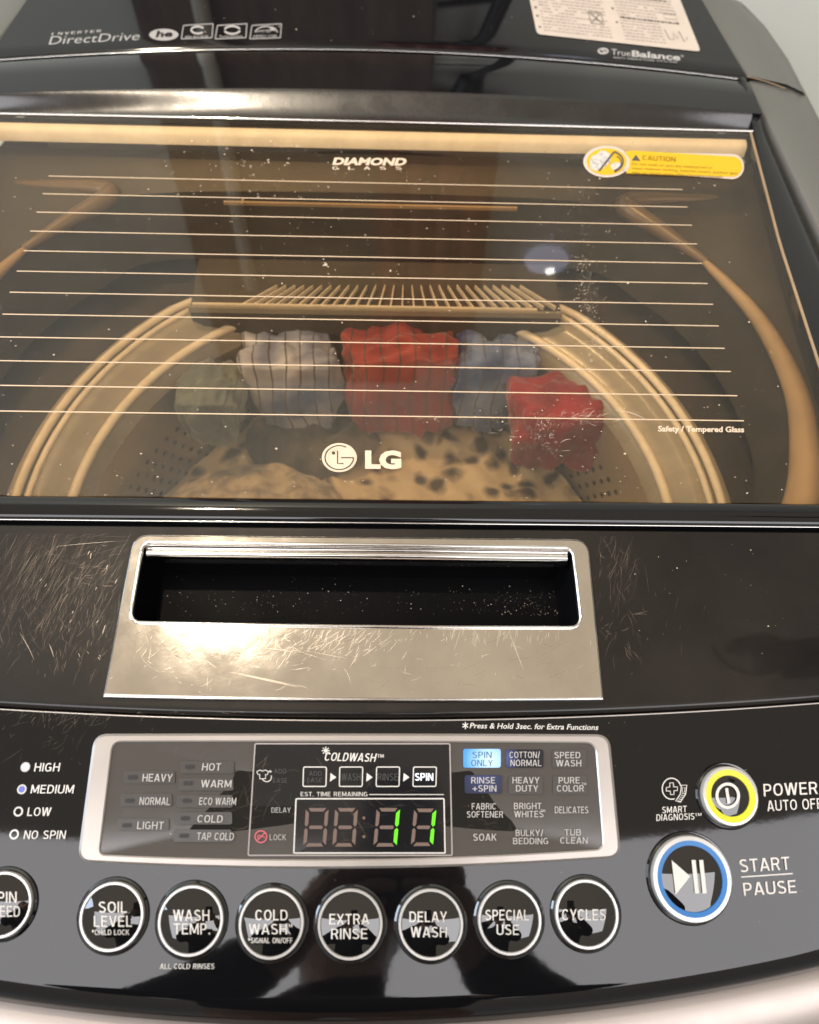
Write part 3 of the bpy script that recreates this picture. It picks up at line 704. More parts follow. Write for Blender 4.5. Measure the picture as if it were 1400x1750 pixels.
def big_button(px, py, rx, colour, label, sym, wr, cr_):
    fr = pframe(px, py); s = fr[4]; r = rx * s; H = .0042; a_ = rx / 70.0
    b = disc('button', fr, r - (wr + cr_) * s, H - .0006, WM, M['button'], dome=.0016, label=label)
    lathe('button_collar', fr, [(r + 8 * s, .0001), (r + 6 * s, .0012), (r + 3 * s, .0010), (r + 2 * s, -.001)], b, M['button'])
    lathe('button_ring', fr, [(r + 1 * s, -.001), (r + 1 * s, H - .0006), (r, H), (r - wr * s, H + .0001)], b, M['ring_white'])
    lathe('colour_ring', fr, [(r - wr * s, H + .0001), (r - (wr + cr_) * s, H - .0001), (r - (wr + cr_ + 1) * s, H - .0009)], b, colour)
    cc, tx, ty, n, s0 = fr
    def P(x, y, off=0):
        d = ray(x, y); o_ = cc + n * (H + .0014 + off); return CAM + d * ((o_ - CAM).dot(n) / d.dot(n))
    sym(b, P)
def sym_power(b, P):
    stroke(P, circ(1244, 1360, 18.5, 20, n=32), 5, b, M['print'], closed=True); stroke(P, [(1242, 1347), (1246, 1373)], 5, b, M['print'])
def sym_start(b, P):
    fan('symbol', [P(1148, 1470), P(1180, 1498), P(1155, 1529)], b, M['print'])
    for x in (1182, 1195): fan('symbol', [P(x, 1470), P(x + 7, 1470), P(x + 13, 1527), P(x + 6, 1527)], b, M['print'])
big_button(1243, 1360, 47, M['yellow'], 'yellow ringed power button', sym_power, 4.2, 9.5)
big_button(1178, 1500, 67, M['blue'], 'blue ringed start and pause button', sym_start, 6.5, 8)

# ---- print on the pane
GP = M['print_gold']
stroke(G, circ(580, 782, 25.5, 22.5, n=40), 3.4, GLASS, GP, closed=True)
stroke(G, circ(580, 782, 21, 18, n=26, a0=0, a1=-292), 3.0, GLASS, M['print_gold'])
fan('emblem_disc', on(G, circ(580, 782, 30, 25, n=40), .0001), GLASS, GP)
M['emblem_ink'] = mat('emblem_clear_lines', (.07, .05, .03), .4)
stroke(G, circ(580, 782, 24.5, 20.5, n=30, a0=62, a1=360), 1.8, GLASS, M['emblem_ink'], off=.0003)
stroke(G, [(604.5, 782), (583, 782)], 1.8, GLASS, M['emblem_ink'], off=.0003); stroke(G, [(577, 770), (577, 792), (587, 792)], 2.0, GLASS, M['emblem_ink'], off=.0003)
fan('emblem_dot', on(G, circ(570, 774, 3, n=12), .0003), GLASS, M['emblem_ink'])
text('LG', G, (624, 799), (686, 799.5), 29, GLASS, GP, bold=.055)
text('DIAMOND', G, (568, 281), (693, 282), 12, GLASS, GP, bold=.05, slant=4)
for i, ch in enumerate('GLASS'): text(ch, G, (568 + 27 * i, 289.5), (579 + 27 * i, 289.6), 5, GLASS, GP, bold=.03)
text('Safety / Tempered Glass', G, (1125, 737), (1272, 738.5), 9.5, GLASS, GP, bold=.03)

# ---- print on the rear panel
for i, ch in enumerate('INVERTER'): text(ch, B, (88 + 11 * i, 60 - .7 * i), (88 + 11 * i + (2 if ch == 'I' else 7), 60 - .7 * i), 4.6, RP, PM, slant=1.5)
text('DirectDrive', B, (83, 76), (237, 68), 15, RP, D, slant=5, bold=-.004)
fan('emblem_disc', on(B, circ(280, 59, 25, 10, n=32), .0002), RP, D)
text('he', B, (266, 63), (294, 62), 11, RP, M['groove'], bold=.03, slant=3, off=.0005)
for x0, t_ in ((309, 'eco'), (367, 'TurboDrum'), (426, 'ENERGY STAR')):
    l = rpoly([(x0 + 4, 42.5), (x0 + 56, 39.5), (x0 + 54, 65), (x0, 67)], 2, ne=3, nc=3)
    loft('icon_frame', [on(B, l, .0003), on(B, grow(l, -1.6), .0003)], RP, D, closed=True, smooth=False)
    text(t_, B, (x0 + 7, 64), (x0 + 47, 63), 4, RP, D, bold=.01)
stroke(B, circ(338, 51, 11, 6, n=16, a0=30, a1=320), 3, RP, PM); stroke(B, circ(397, 51, 13, 6.5, n=24, a0=10, a1=170), 3, RP, PM); stroke(B, circ(397, 51, 13, 6.5, n=24, a0=190, a1=350), 3, RP, PM)
stroke(B, circ(455, 58, 20, 13, n=20, a0=15, a1=165), 1.6, RP, PM)
text('energy', B, (436, 55), (464, 53), 5, RP, PM, slant=1)
st = [(466 + (7 if k % 2 == 0 else 3) * math.cos(R(90 + 36 * k)), 49 - (5 if k % 2 == 0 else 2) * math.sin(R(90 + 36 * k))) for k in range(10)]
fan('icon_star', on(B, st, .0003), RP, PM)
stroke(B, circ(1031, 87, 8, 4, n=20), 3, RP, PM, closed=True); stroke(B, [(1024, 83), (1038, 90)], 2, RP, PM)
text('True', B, (1045, 93), (1078, 96), 10.5, RP, PM); text('Balance', B, (1080, 96), (1163, 103), 10.5, RP, PM, bold=.03); text('TM', B, (1163, 97), (1168, 97.5), 3.5, RP, PM)
text('ANTI-VIBRATION SYSTEM', B, (1048, 99.5), (1157, 107.5), 3.2, RP, D)

# white instruction sticker on the rear panel
ql = rpoly([(893, -60), (1152, -28), (1198, 88), (918, 58)], 7, ne=6, nc=4)
IS = loft('instruction_sticker', [on(B, ql, .0001), on(B, ql, .0006), [B(1045, 15, .0006)] * len(ql)], WM, M['sticker'], closed=True, smooth=False, label='white instruction sticker with small grey text and diagrams')
def SQ(u, v, off=0):  # sticker units 0..1
    a = Vector((893, -60)).lerp(Vector((1152, -28)), u); b = Vector((918, 58)).lerp(Vector((1198, 88)), u); p = a.lerp(b, v); return B(p[0], p[1], .0008 + off)
def strips(rows, mt, parent, surf, name, seed):
    rnd = random.Random(seed); vs = []; fs = []
    for (u0, u1, v, h, dens) in rows:
        u = u0
        while u < u1:
            wl = rnd.uniform(.008, .035)
            if rnd.random() < dens:
                e = min(u + wl, u1); i = len(vs)
                hh = h * rnd.uniform(.7, 1)
                vs += [surf(u, v), surf(e, v), surf(e, v - hh), surf(u, v - hh)]; fs.append((i, i + 1, i + 2, i + 3))
            u += wl + .006
    return link(name, mesh(name, vs, fs, False), parent, mt, kind='stuff')
rws = []
for k in range(20):
    v = .06 + k * .046
    rws.append((.05, .47 - (.2 if 11 < k < 16 and k % 2 else .0), v, .016, .93)); rws.append((.55, .80 if k > 9 else .93, v, .016, .93))
strips(rws, M['ink_faint'], IS, SQ, 'small_print', 3)
strips([(.56, .9, .30, .03, 1), (.56, .93, .62, .03, 1), (.02, .035, .5, .03, 1), (.02, .035, .62, .03, 1), (.02, .035, .74, .03, 1), (.02, .035, .9, .03, 1), (.52, .535, .5, .03, 1), (.52, .535, .7, .03, 1)], M['ink'], IS, SQ, 'heading_print', 4)
def sqs(pts, wd, mt, closed=False):
    v = [SQ(u, w_, .0001) for u, w_ in pts]; c = [(camp(p)) for p in v]; return stroke(B, c, wd, IS, mt, off=.0009, name='diagram', closed=closed)
def camp(p):
    d = p - CAM; z = d.dot(FW); return (700 + 1400 * d.dot(RT) / z, 875 - 1400 * d.dot(UP) / z)
sqs([(.36, .58), (.44, .58), (.44, .75), (.36, .75)], 1.5, M['ink'], True); sqs([(.37, .60), (.43, .73)], 1.4, M['ink']); sqs([(.43, .60), (.37, .73)], 1.4, M['ink'])
sqs([(.82, .72), (.83, .86), (.86, .86), (.865, .76), (.885, .84), (.91, .72), (.92, .88), (.95, .80)], 1, M['ink'])
sqs([(.85, .42), (.93, .42), (.93, .55), (.85, .55)], 1, M['ink_faint'], True); sqs([(.85, .48), (.93, .48)], 1, M['ink_faint'])

# yellow caution sticker on the pane
cs = rpoly([(1055, 250), (1250, 262), (1250, 305), (1052, 298)], [3, 21, 21, 3], ne=6, nc=8)
def capsule(d):
    pts = circ(1037, 276, 40 + d, 27 + d, n=34, a0=38, a1=322)
    tail = []
    for k in range(13):
        a = R(-90 + 15 * k); tail.append((1252 + (20 + d) * math.cos(a), 284.5 - (21.5 + d) * math.sin(a)))
    return pts + tail
cl = capsule(0)
CS = loft('caution_sticker', [on(G, cl, 0), on(G, cl, .0003), on(G, capsule(-4), .0003), [G(1100 + (p[0] - 1100) * .2, 280, .0003) for p in cl]], WM, M['sticker'], closed=True, smooth=False, label='yellow caution sticker with white edge and prohibition symbol')
bd = [(1068, 259)] + [(1080, 257)] + [(1250, 267)] + [(1252 + 17 * math.cos(R(75 - 15 * k)), 284.5 - 17.5 * math.sin(R(75 - 15 * k))) for k in range(11)] + [(1250, 302), (1070, 296), (1076, 285), (1077, 272)]
fan('sticker_band', on(G, bd, .0005), CS, M['sticker_yellow'])
fan('sticker_disc', on(G, circ(1037, 276, 34, 23, n=36), .0005), CS, M['sticker_yellow'])
M['sticker_white'] = mat('sticker_white_cloth', (.62, .60, .56), .5, cvar=.3, cscale=300)
fan('garment_symbol', on(G, [(1008, 276), (1012, 266), (1020, 264), (1027, 257), (1036, 258), (1046, 266), (1042, 278), (1030, 288), (1018, 292), (1009, 287)], .0006), CS, M['sticker_white'])
fan('garment_symbol', on(G, circ(1054, 284, 10, 7, n=12), .0006), CS, M['sticker_white'])
stroke(G, circ(1037, 276, 28, 19.5, n=20, a0=62, a1=-62), 3, CS, M['ink'], off=.0008); stroke(G, [(1050, 259), (1024, 292)], 3.2, CS, M['ink'], off=.0008); stroke(G, circ(1046, 278, 16, 13, n=14, a0=60, a1=-75), 1.8, CS, M['ink'], off=.0008)
for a in range(5): stroke(G, [(1011 + 7 * a, 272 + (a % 2) * 6), (1016 + 7 * a, 280 + (a % 2) * 4)], 1.0, CS, M['ink_faint'], off=.0008)
fan('warning_triangle', [G(1080, 274, .0007), G(1087, 264, .0007), G(1095, 275, .0007)], CS, M['ink'])
text('CAUTION', G, (1098, 273), (1155, 276), 8, CS, M['ink_orange'], bold=.02, off=.0007)
for k, (s, e) in enumerate((('Do not wash or spin any waterproof or', 1218), ('water-resistant clothing, mattress covers, outdoor gear', 1262), ('gear or plastic mats. (See Owner\'s manual)', 1235))):
    text(s, G, (1080, 281.5 + 7.3 * k), (e, 281.5 + 7.3 * k + (e - 1080) * .05), 4.6, CS, M['ink_orange'], off=.0007, bold=.01)

# ------------------------------------------------------------------ inside: tub cover, ring, drum
half = [(.0, .16), (.10, .165), (.19, .18), (.245, .215), (.276, .263), (.289, .310), (.295, .357), (.284, .421), (.256, .478), (.226, .512), (.200, .539), (.15, .548), (.08, .551), (.0, .552)]
def smooth_path(p, k=4):
    out = []
    for i in range(len(p) - 1):
        p0 = p[max(i - 1, 0)]; p1 = p[i]; p2 = p[i + 1]; p3 = p[min(i + 2, len(p) - 1)]
        for j in range(k):
            t = j / k; out.append(tuple(.5 * ((2 * p1[c]) + (-p0[c] + p2[c]) * t + (2 * p0[c] - 5 * p1[c] + 4 * p2[c] - p3[c]) * t * t + (-p0[c] + 3 * p1[c] - 3 * p2[c] + p3[c]) * t ** 3) for c in range(len(p1))))
    return out + [p[-1]]
hp = smooth_path(half)
ol = [Vector((x, y, -.034)) for x, y in hp] + [Vector((-x, y, -.034)) for x, y in reversed(hp[1:-1])]
def outer(p, z):
    c = Vector((0, .32)); d = (Vector((p.x, p.y)) - c); k = min(.325 / abs(d.x) if abs(d.x) > 1e-6 else 99, (.265 if d.y > 0 else .18) / abs(d.y) if abs(d.y) > 1e-6 else 99)
    return Vector((c.x + d.x * k, c.y + d.y * k, z))
TC = loft('tub_cover', [[outer(p, -.0235) for p in ol], ol, [v + Vector((0, 0, -.012)) for v in ol], [Vector((v.x * .97, .30 + (v.y - .30) * .97, -.095)) for v in ol]], WM, M['dark_plastic'], closed=True, sharp=40)
for sgn in (1, -1):
    pth = smooth_path([(.22, .195), (.25, .222), (.276, .263), (.289, .305), (.295, .357), (.284, .421), (.256, .478)], 5)
    n = len(pth)
    tube('cover_rim_highlight', [Vector((sgn * (x - .001), y, -.032)) for x, y in pth], [.0115 * min(1, ((n - i) / (n * .8))) ** .7 + .0012 for i in range(n)], TC, M['rim'], seg=16)  # tan tube paints the soft highlight along the moulded opening
    pth = smooth_path([(.256, .478), (.230, .509), (.206, .535), (.206, .545), (.235, .549), (.30, .549)], 5); n = len(pth)
    tube('cover_rim_highlight', [Vector((sgn * x, y, -.032)) for x, y in pth], [.0030 + .0050 * math.sin(math.pi * i / (n - 1)) ** 1.2 for i in range(n)], TC, M['rim_fade'], seg=14)  # browner tube lets the painted highlight fade at the corner
box('lid_brace', -.108, .111, .5075, .5093, -.0125, -.010, LID, M['rim'])
tube('lid_brace_clip', [(-.094, .506, -.011), (-.094, .5125, -.011)], .0012, LID, M['rim'], seg=6)

TUBC = Vector((.006, .288, 0))
def ringrow(r, z, n=96, flat=None):
    out = []
    for i in range(n):
        a = 2 * math.pi * i / n; x = r * math.sin(a); y = r * math.cos(a)
        if flat is not None: y = min(y, flat)
        out.append(TUBC + Vector((x, y, z)))
    return out
FL = .192
TR = loft('tub_ring', [ringrow(.262, -.15, flat=FL), ringrow(.258, -.100, flat=FL), ringrow(.253, -.090, flat=FL), ringrow(.246, -.0845, flat=FL), ringrow(.243, -.090, flat=FL), ringrow(.241, -.090, flat=FL), ringrow(.238, -.0855, flat=FL), ringrow(.226, -.088, flat=FL - .004), ringrow(.222, -.093), ringrow(.2135, -.0955), ringrow(.209, -.098), ringrow(.204, -.112)], WM, M['tub'], closed=True, sharp=70)
tube('ring_edge_highlight', ringrow(.2445, -.0845, flat=FL) + [ringrow(.2445, -.0845, flat=FL)[0]], .0032, TR, M['tub_edge'], seg=10)  # pale ridges paint thin highlights on the darker ring
tube('ring_edge_highlight', ringrow(.2370, -.0858, flat=FL - .001) + [ringrow(.2370, -.0858, flat=FL)[0]], .0024, TR, M['tub_edge'], seg=10)
tube('ring_edge_highlight', ringrow(.2110, -.0955) + [ringrow(.2110, -.0955)[0]], .0036, TR, M['tub_edge'], seg=10)
loft('tub_skirt', [ringrow(.246, -.118, flat=FL), ringrow(.44, -.122)], WM, M['dark_plastic'], closed=True)
loft('ring_lip', [ringrow(.2464, -.0846, flat=FL), ringrow(.252, -.0868, flat=FL), ringrow(.2555, -.0925, flat=FL), ringrow(.2565, -.101, flat=FL)], TR, M['tub_light'], closed=True)
DR = loft('drum', [ringrow(.206, -.108), ringrow(.203, -.14), ringrow(.206, -.15), ringrow(.206, -.46)], WM, M['steel'], closed=True, down=True)
fan('drum_floor', ringrow(.206, -.46), DR, M['steel'])
vs = []; fs = []
for j in range(9):
    for i in range(100):
        a = 2 * math.pi * (i + .5 * (j % 2)) / 100; z0 = -.16 - .012 * j; i0 = len(vs)
        for q in range(6):
            b_ = a + .0125 * math.cos(q * math.pi / 3); vs.append(TUBC + Vector((.2054 * math.sin(b_), .2054 * math.cos(b_), z0 + .0026 * math.sin(q * math.pi / 3))))
        fs.append(tuple(range(i0, i0 + 6)))
link('drum_holes', mesh('drum_holes', vs, fs, False), DR, M['groove'], kind='stuff')
# ribbed dispenser grille behind the ring
GZ = -.070
gr = [on_z(x, y, GZ) for x, y in ((330, 540), (955, 546))]
GR = box('rear_grille', -.140, .152, .462, .520, GZ - .03, GZ - .006, WM, M['dark_plastic'])
box('grille_front', -.140, .152, .4595, .4618, GZ - .006, GZ + .0005, GR, M['tub'], bevel=.0006)
box('grille_edge', -.137, .132, .4620, .4640, GZ - .004, GZ + .0016, GR, M['tub_edge'], bevel=.0005)
N = 28
for i in range(N):
    xb = 405 + 545 * i / (N - 1); a = on_z(xb, 524, GZ); xt = 693 + (xb - 693) * (1 - 45 / 190.0 * (1 if i else 1)); b = on_z(xt, 487, GZ)
    d = Vector((b.x - a.x, b.y - a.y, 0)).normalized(); nn = Vector((-d.y, d.x, 0)) * .00055
    vs = [a + nn, a - nn, b - nn * .5, b + nn * .5]; vs = vs + [v - Vector((0, 0, .004)) for v in vs]
    link('slat', mesh('slat', vs, [(0, 1, 2, 3), (0, 4, 5, 1), (1, 5, 6, 2), (2, 6, 7, 3), (3, 7, 4, 0)], False), GR, M['tub_edge'])

# ------------------------------------------------------------------ laundry
def cloth_mat(name, c0, c1, plaid=None, scale=30, spots=False):
    m = mat(name, c0, .85); t = m.node_tree; b = t.nodes['Principled BSDF']; tcn = t.nodes.new('ShaderNodeTexCoord')
    n = t.nodes.new('ShaderNodeTexVoronoi' if spots else 'ShaderNodeTexNoise'); n.inputs['Scale'].default_value = scale
    r = t.nodes.new('ShaderNodeValToRGB'); t.links.new(tcn.outputs['Object'], n.inputs['Vector'])
    t.links.new(n.outputs[0], r.inputs[0]); e = r.color_ramp.elements
    e[0].color = (*(c1 if spots else c0), 1); e[1].color = (*(c0 if spots else c1), 1); e[0].position = .22 if spots else .4; e[1].position = .52 if spots else .62
    if spots:
        dn = t.nodes.new('ShaderNodeTexNoise'); dn.inputs['Scale'].default_value = 28; vm = t.nodes.new('ShaderNodeVectorMath'); vm.operation = 'MULTIPLY_ADD'; vm.inputs[1].default_value = (.03, .03, .03)
        t.links.new(tcn.outputs['Object'], dn.inputs['Vector']); t.links.new(dn.outputs['Color'], vm.inputs[0]); t.links.new(tcn.outputs['Object'], vm.inputs[2]); t.links.new(vm.outputs[0], n.inputs['Vector'])
    src = r.outputs[0]
    if plaid:
        dn = t.nodes.new('ShaderNodeTexNoise'); dn.inputs['Scale'].default_value = 16; vm = t.nodes.new('ShaderNodeVectorMath'); vm.operation = 'MULTIPLY_ADD'; vm.inputs[1].default_value = (.018, .018, .018)
        t.links.new(tcn.outputs['Object'], dn.inputs['Vector']); t.links.new(dn.outputs['Color'], vm.inputs[0]); t.links.new(tcn.outputs['Object'], vm.inputs[2])
        sx = t.nodes.new('ShaderNodeSeparateXYZ'); t.links.new(vm.outputs[0], sx.inputs[0])
        for ax, per, wd in plaid:
            md = t.nodes.new('ShaderNodeMath'); md.operation = 'MODULO'; ad = t.nodes.new('ShaderNodeMath'); ad.inputs[1].default_value = 5.0
            t.links.new(sx.outputs[ax], ad.inputs[0]); t.links.new(ad.outputs[0], md.inputs[0]); md.inputs[1].default_value = per
            lt = t.nodes.new('ShaderNodeMath'); lt.operation = 'LESS_THAN'; lt.inputs[1].default_value = wd; t.links.new(md.outputs[0], lt.inputs[0])
            mx = t.nodes.new('ShaderNodeMix'); mx.data_type = 'RGBA'; t.links.new(lt.outputs[0], mx.inputs['Factor']); t.links.new(src, mx.inputs['A']); mx.inputs['B'].default_value = (.07, .05, .045, 1); src = mx.outputs['Result']
    t.links.new(src, b.inputs['Base Color']); b.inputs['Sheen Weight'].default_value = .3
    return m
def bundle(name, px0, py0, px1, py1, y, depth, mt, label, cat, seed, group='laundry inside the drum'):
    a = on_y(px0, py0, y); b = on_y(px1, py1, y); c = (a + b) / 2; hx = abs(b.x - a.x) / 2; hz = abs(b.z - a.z) / 2
    bm = bmesh.new(); bmesh.ops.create_cube(bm, size=2); bmesh.ops.subdivide_edges(bm, edges=bm.edges[:], cuts=26, use_grid_fill=True)
    for v in bm.verts:
        p = v.co.copy(); q = p.normalized() * max(abs(p.x), abs(p.y), abs(p.z)); p = p.lerp(q, .45)
        s = noise.noise(Vector((p.x * 2.2 + seed, p.y * 1.5, p.z * .8))) * .2 - abs(noise.noise(Vector((p.x * 3.2 + seed * 2, p.y * 2.0, p.z * 1.6)))) * .16 - abs(noise.noise(Vector((p.x * 6 - seed, p.y * 5 + p.x * 3, p.z * 3 + p.x * 3)))) * .05 + noise.noise(Vector((p.x * 7 + seed * 3, p.y * 4, p.z * 2.5))) * .05
        p *= 1 + s; p.x *= 1 + .12 * p.z
        v.co = Vector((p.x * hx * 1.12, p.y * depth, p.z * hz * 1.15))
    me = bpy.data.meshes.new(name); bm.to_mesh(me); bm.free(); me.polygons.foreach_set('use_smooth', [True] * len(me.polygons))
    o = link(name, me, None, mt); o.location = c; return tag(o, label, cat, group)
bundle('folded_shirt', 420, 596, 580, 715, .445, .02, cloth_mat('blue_white_plaid', (.46, .45, .50), (.06, .09, .20), [(0, .012, .0012)], 18), 'pale grey and blue striped shirt at the left rear of the drum', 'shirt', 1)
bundle('folded_shirt', 590, 582, 770, 716, .448, .022, cloth_mat('red_plaid', (.30, .04, .03), (.20, .025, .022), [(0, .013, .0012)], 20), 'red striped shirt bundled in the rear middle of the drum', 'shirt', 2)
bundle('folded_shirt', 782, 596, 888, 712, .445, .02, cloth_mat('blue_plaid', (.03, .055, .17), (.20, .25, .40), [(0, .014, .001)], 22), 'dark blue and grey shirt between two red garments', 'shirt', 3)
bundle('folded_garment', 888, 672, 1022, 768, .408, .026, cloth_mat('plain_red', (.28, .014, .018), (.12, .008, .01), None, 20), 'plain bright red garment lying at the right side of the drum', 'garment', 4)
bundle('folded_towel', 300, 650, 420, 722, .415, .028, cloth_mat('grey_green_cloth', (.13, .15, .13), (.07, .08, .07), None, 20), 'grey green towel at the left of the drum beside the pale shirt', 'towel', 9)
# heap surface
def heap(name, cx, cy, rx, ry, z0, hgt, mt, label, cat, seed):
    n = 140; vs = []; fs = []; rings = 50
    for j in range(rings + 1):
        q = j / rings
        for i in range(n):
            a = 2 * math.pi * i / n; x = math.cos(a) * rx * q; y = math.sin(a) * ry * q
            z = hgt * (1 - q ** 3) + noise.noise(Vector((x * 14 + seed, y * 14, 0))) * .014 - abs(noise.noise(Vector((x * 30 + seed, y * 22, 2)))) * .014 + noise.noise(Vector((x * 70 + seed, y * 60, 2))) * .004
            vs.append((x, y, z))
    for j in range(rings):
        for i in range(n):
            k = (i + 1) % n; fs.append((j * n + i, (j + 1) * n + i, (j + 1) * n + k, j * n + k))
    o = link(name, mesh(name, vs, fs), None, mt); o.location = (cx, cy, z0); return tag(o, label, cat, 'laundry inside the drum')
heap('spotted_blanket', .006, .290, .204, .200, -.212, .016, cloth_mat('spotted_brown_cloth', (.58, .46, .30), (.06, .04, .025), None, 48, True), 'brown and tan spotted blanket spread over the laundry heap', 'blanket', 5)
heap('tan_towel', -.095, .29, .10, .11, -.190, .03, cloth_mat('tan_towel_cloth', (.46, .37, .25), (.22, .16, .10), None, 70), 'tan towel at the left of the heap, beside the spotted blanket', 'towel', 6)
heap('dark_garment', -.05, .425, .06, .04, -.195, .018, cloth_mat('dark_cloth', (.03, .025, .02), (.10, .08, .06), None, 30), 'dark crumpled garment below the pale striped shirt', 'garment', 8)

# ------------------------------------------------------------------ wall behind
M['wall'] = mat('wall_paint', (.74, .76, .69), .8, bump=.15, bscale=150, cvar=.03, cscale=4)
box('wall', -2.2, 2.2, .86, .96, -.95, 1.5, None, M['wall'], kind='structure')
M['wood'] = mat('dark_brown_board', (.15, .10, .07), .5, cvar=.4, cscale=6, stretch=(8, 1, 1))
o = box('wall_board', -.24, .06, .835, .857, -.02, .62, None, M['wood'], bevel=.003); tag(o, 'dark brown board on the wall, mirrored in the rear panel and pane', 'board')

def mirrored(px, py, y):
    p = on_y(px, py, y); return Vector((p.x, y, -p.z))
# things on the wall that show mirrored in the gloss
a = mirrored(935, 462, .83)
def ball(name, c, rx, ry, rz, parent, mt, n=20):
    bm = bmesh.new(); bmesh.ops.create_uvsphere(bm, u_segments=n, v_segments=n // 2, radius=1)
    for v in bm.verts: v.co = Vector((v.co.x * rx, v.co.y * ry, v.co.z * rz)) + (Vector(c) if parent else Vector())
    me = bpy.data.meshes.new(name); bm.to_mesh(me); bm.free(); me.polygons.foreach_set('use_smooth', [True] * len(me.polygons))
    o = link(name, me, parent, mt)
    if not parent: o.location = c
    return o
nl = empty('added_wall_glow', (a.x, .86, a.z), 'added glowing dome on the wall for the bluish spot mirrored in the pane', 'added glow')  # emitter added for the mirrored bluish spot, real source unknown
ball('glow_dome', (a.x, .845, a.z), .030, .016, .020, nl, mat('glow_dome', (.5, .55, .7), .4, emit=(.62, .66, .85), es=3.2))
ball('glow_core', (a.x + .004, .829, a.z + .004), .006, .003, .005, nl, mat('glow_core', (1, 1, 1), .4, emit=(1, .96, .9), es=22))
M['hose'] = mat('black_rubber', (.012, .012, .013), .45)
hz = empty('inlet_hose', (.12, .85, .12), 'black inlet hose with valve hanging on the wall behind the machine', 'hose')
tube('hose_pipe', [(.100, .83, .135), (.112, .828, .09), (.128, .828, .04), (.142, .83, -.03), (.15, .835, -.12)], .0085, hz, M['hose'])
tube('valve', [(.096, .83, .155), (.100, .83, .120)], [.018, .014], hz, M['hose']); tube('valve_lever', [(.06, .828, .062), (.125, .826, .052)], .0035, hz, M['hose'])
pp = [mirrored(300, 5, .826), mirrored(427, 470, .826)]; pp[0].z = -.02
pp2 = [Vector((pp[1].x + (pp[1].x - pp[0].x) * 0, .822, z)) for z in (-.02, .1, .2, .3, pp[1].z, pp[1].z + .02)]
o = tube('wall_pipe', pp2, .009, None, mat('pale_pipe', (.70, .64, .52), .4), seg=14); tag(o, 'pale vertical pipe on the brown board behind the machine, seen mirrored', 'pipe')
# maroon cloth hung on the wall
rows = []
for j in range(12):
    z = .55 - .37 * j / 11; rows.append([Vector((.0 + .14 * i / 30, .826 + .006 * math.sin(i * .9 + j * .1) - .002 * noise.noise(Vector((i * .3, j * .3, 1))), z)) for i in range(31)])
o = loft('hanging_cloth', rows, None, cloth_mat('maroon_cloth', (.38, .08, .05), (.24, .05, .04)), down=True); tag(o, 'maroon cloth hanging on the board behind the machine', 'cloth')
md = o.modifiers.new('s', 'SOLIDIFY'); md.thickness = .002

# power cord above the right side, mirrored in the lid front and panel
def refl(px, py, z):
    p = F(px, py); d = ray(px, py).normalized(); n = pframe(px, py)[3]; r = d - 2 * d.dot(n) * n
    return p + r * ((z - p.z) / r.z)
pc = empty('power_cord', refl(1300, 1110, .62), 'black power cord with adapter hanging above the right side, seen mirrored', 'cord')
pts = [refl(x, y, .62 + dz) for x, y, dz in ((1218, 1104, 0), (1228, 1122, .01), (1250, 1140, .02), (1290, 1152, .02), (1330, 1148, .0), (1400, 1130, .0))]
tube('cable', [Vector(p) for p in smooth_path([tuple(p) for p in pts], 6)], .0022, pc, M['hose'])
for k in range(3): tube('cable', [Vector(p) for p in smooth_path([tuple(refl(x, y + 9 * k, .62 + .01 * k)) for x, y in ((1262, 1098), (1300, 1086 + 4 * k), (1350, 1098), (1420, 1092 + 3 * k), (1500, 1100))], 6)], .0045, pc, M['hose'])
for px, py, sz in ((1345, 1128, .040), (1400, 1135, .045), (1275, 1103, .022)):
    c = refl(px, py, .62); box('adapter', c.x - sz, c.x + sz, c.y - sz * .45, c.y + sz * .45, .60, .64, pc, M['hose'], bevel=.004)

# photographer, mirrored in the control panel
M['skin'] = mat('skin', (.42, .26, .18), .5, cvar=.1); M['jacket'] = mat('black_jacket', (.006, .006, .007), .9, bump=.2); M['hair'] = mat('dark_hair', (.008, .006, .005), .5)
def skinned(name, pts, edges, parent, mt, sub=2):
    me = bpy.data.meshes.new(name); me.from_pydata([p[:3] for p in pts], edges, []); o = link(name, me, parent, mt)
    o.modifiers.new('skin', 'SKIN'); me.skin_vertices[0].data[0].use_root = True
    for i, p in enumerate(pts): r = p[3]; me.skin_vertices[0].data[i].radius = r if isinstance(r, tuple) else (r, r)
    sd = o.modifiers.new('sub', 'SUBSURF'); sd.levels = sd.render_levels = sub
    return o
PR = empty('person', (0, -.50, -.95), 'person in a black jacket holding a phone above the machine, seen only mirrored', 'person')
cx = -.03
body = [(cx, -.50, .0, .13), (cx, -.46, .18, .125), (cx, -.40, .36, .13), (cx, -.34, .47, .075), (cx, -.30, .54, .052), (cx, -.255, .62, .075), (cx, -.245, .70, .085), (cx, -.26, .76, .06),
        (cx - .17, -.36, .43, .06), (cx - .27, -.28, .27, .042), (-.075, -.13, .31, .026), (cx + .17, -.36, .43, .06), (cx + .27, -.28, .27, .042), (.10, -.13, .31, .026),
        (cx - .09, -.50, -.10, .085), (cx - .10, -.48, -.48, .055), (cx - .10, -.50, -.88, .04), (cx + .09, -.50, -.10, .085), (cx + .10, -.48, -.48, .055), (cx + .10, -.50, -.88, .04)]
E_ = [(0, 1), (1, 2), (2, 3), (3, 4), (4, 5), (5, 6), (6, 7), (2, 8), (8, 9), (9, 10), (2, 11), (11, 12), (12, 13), (0, 14), (14, 15), (15, 16), (0, 17), (17, 18), (18, 19)]
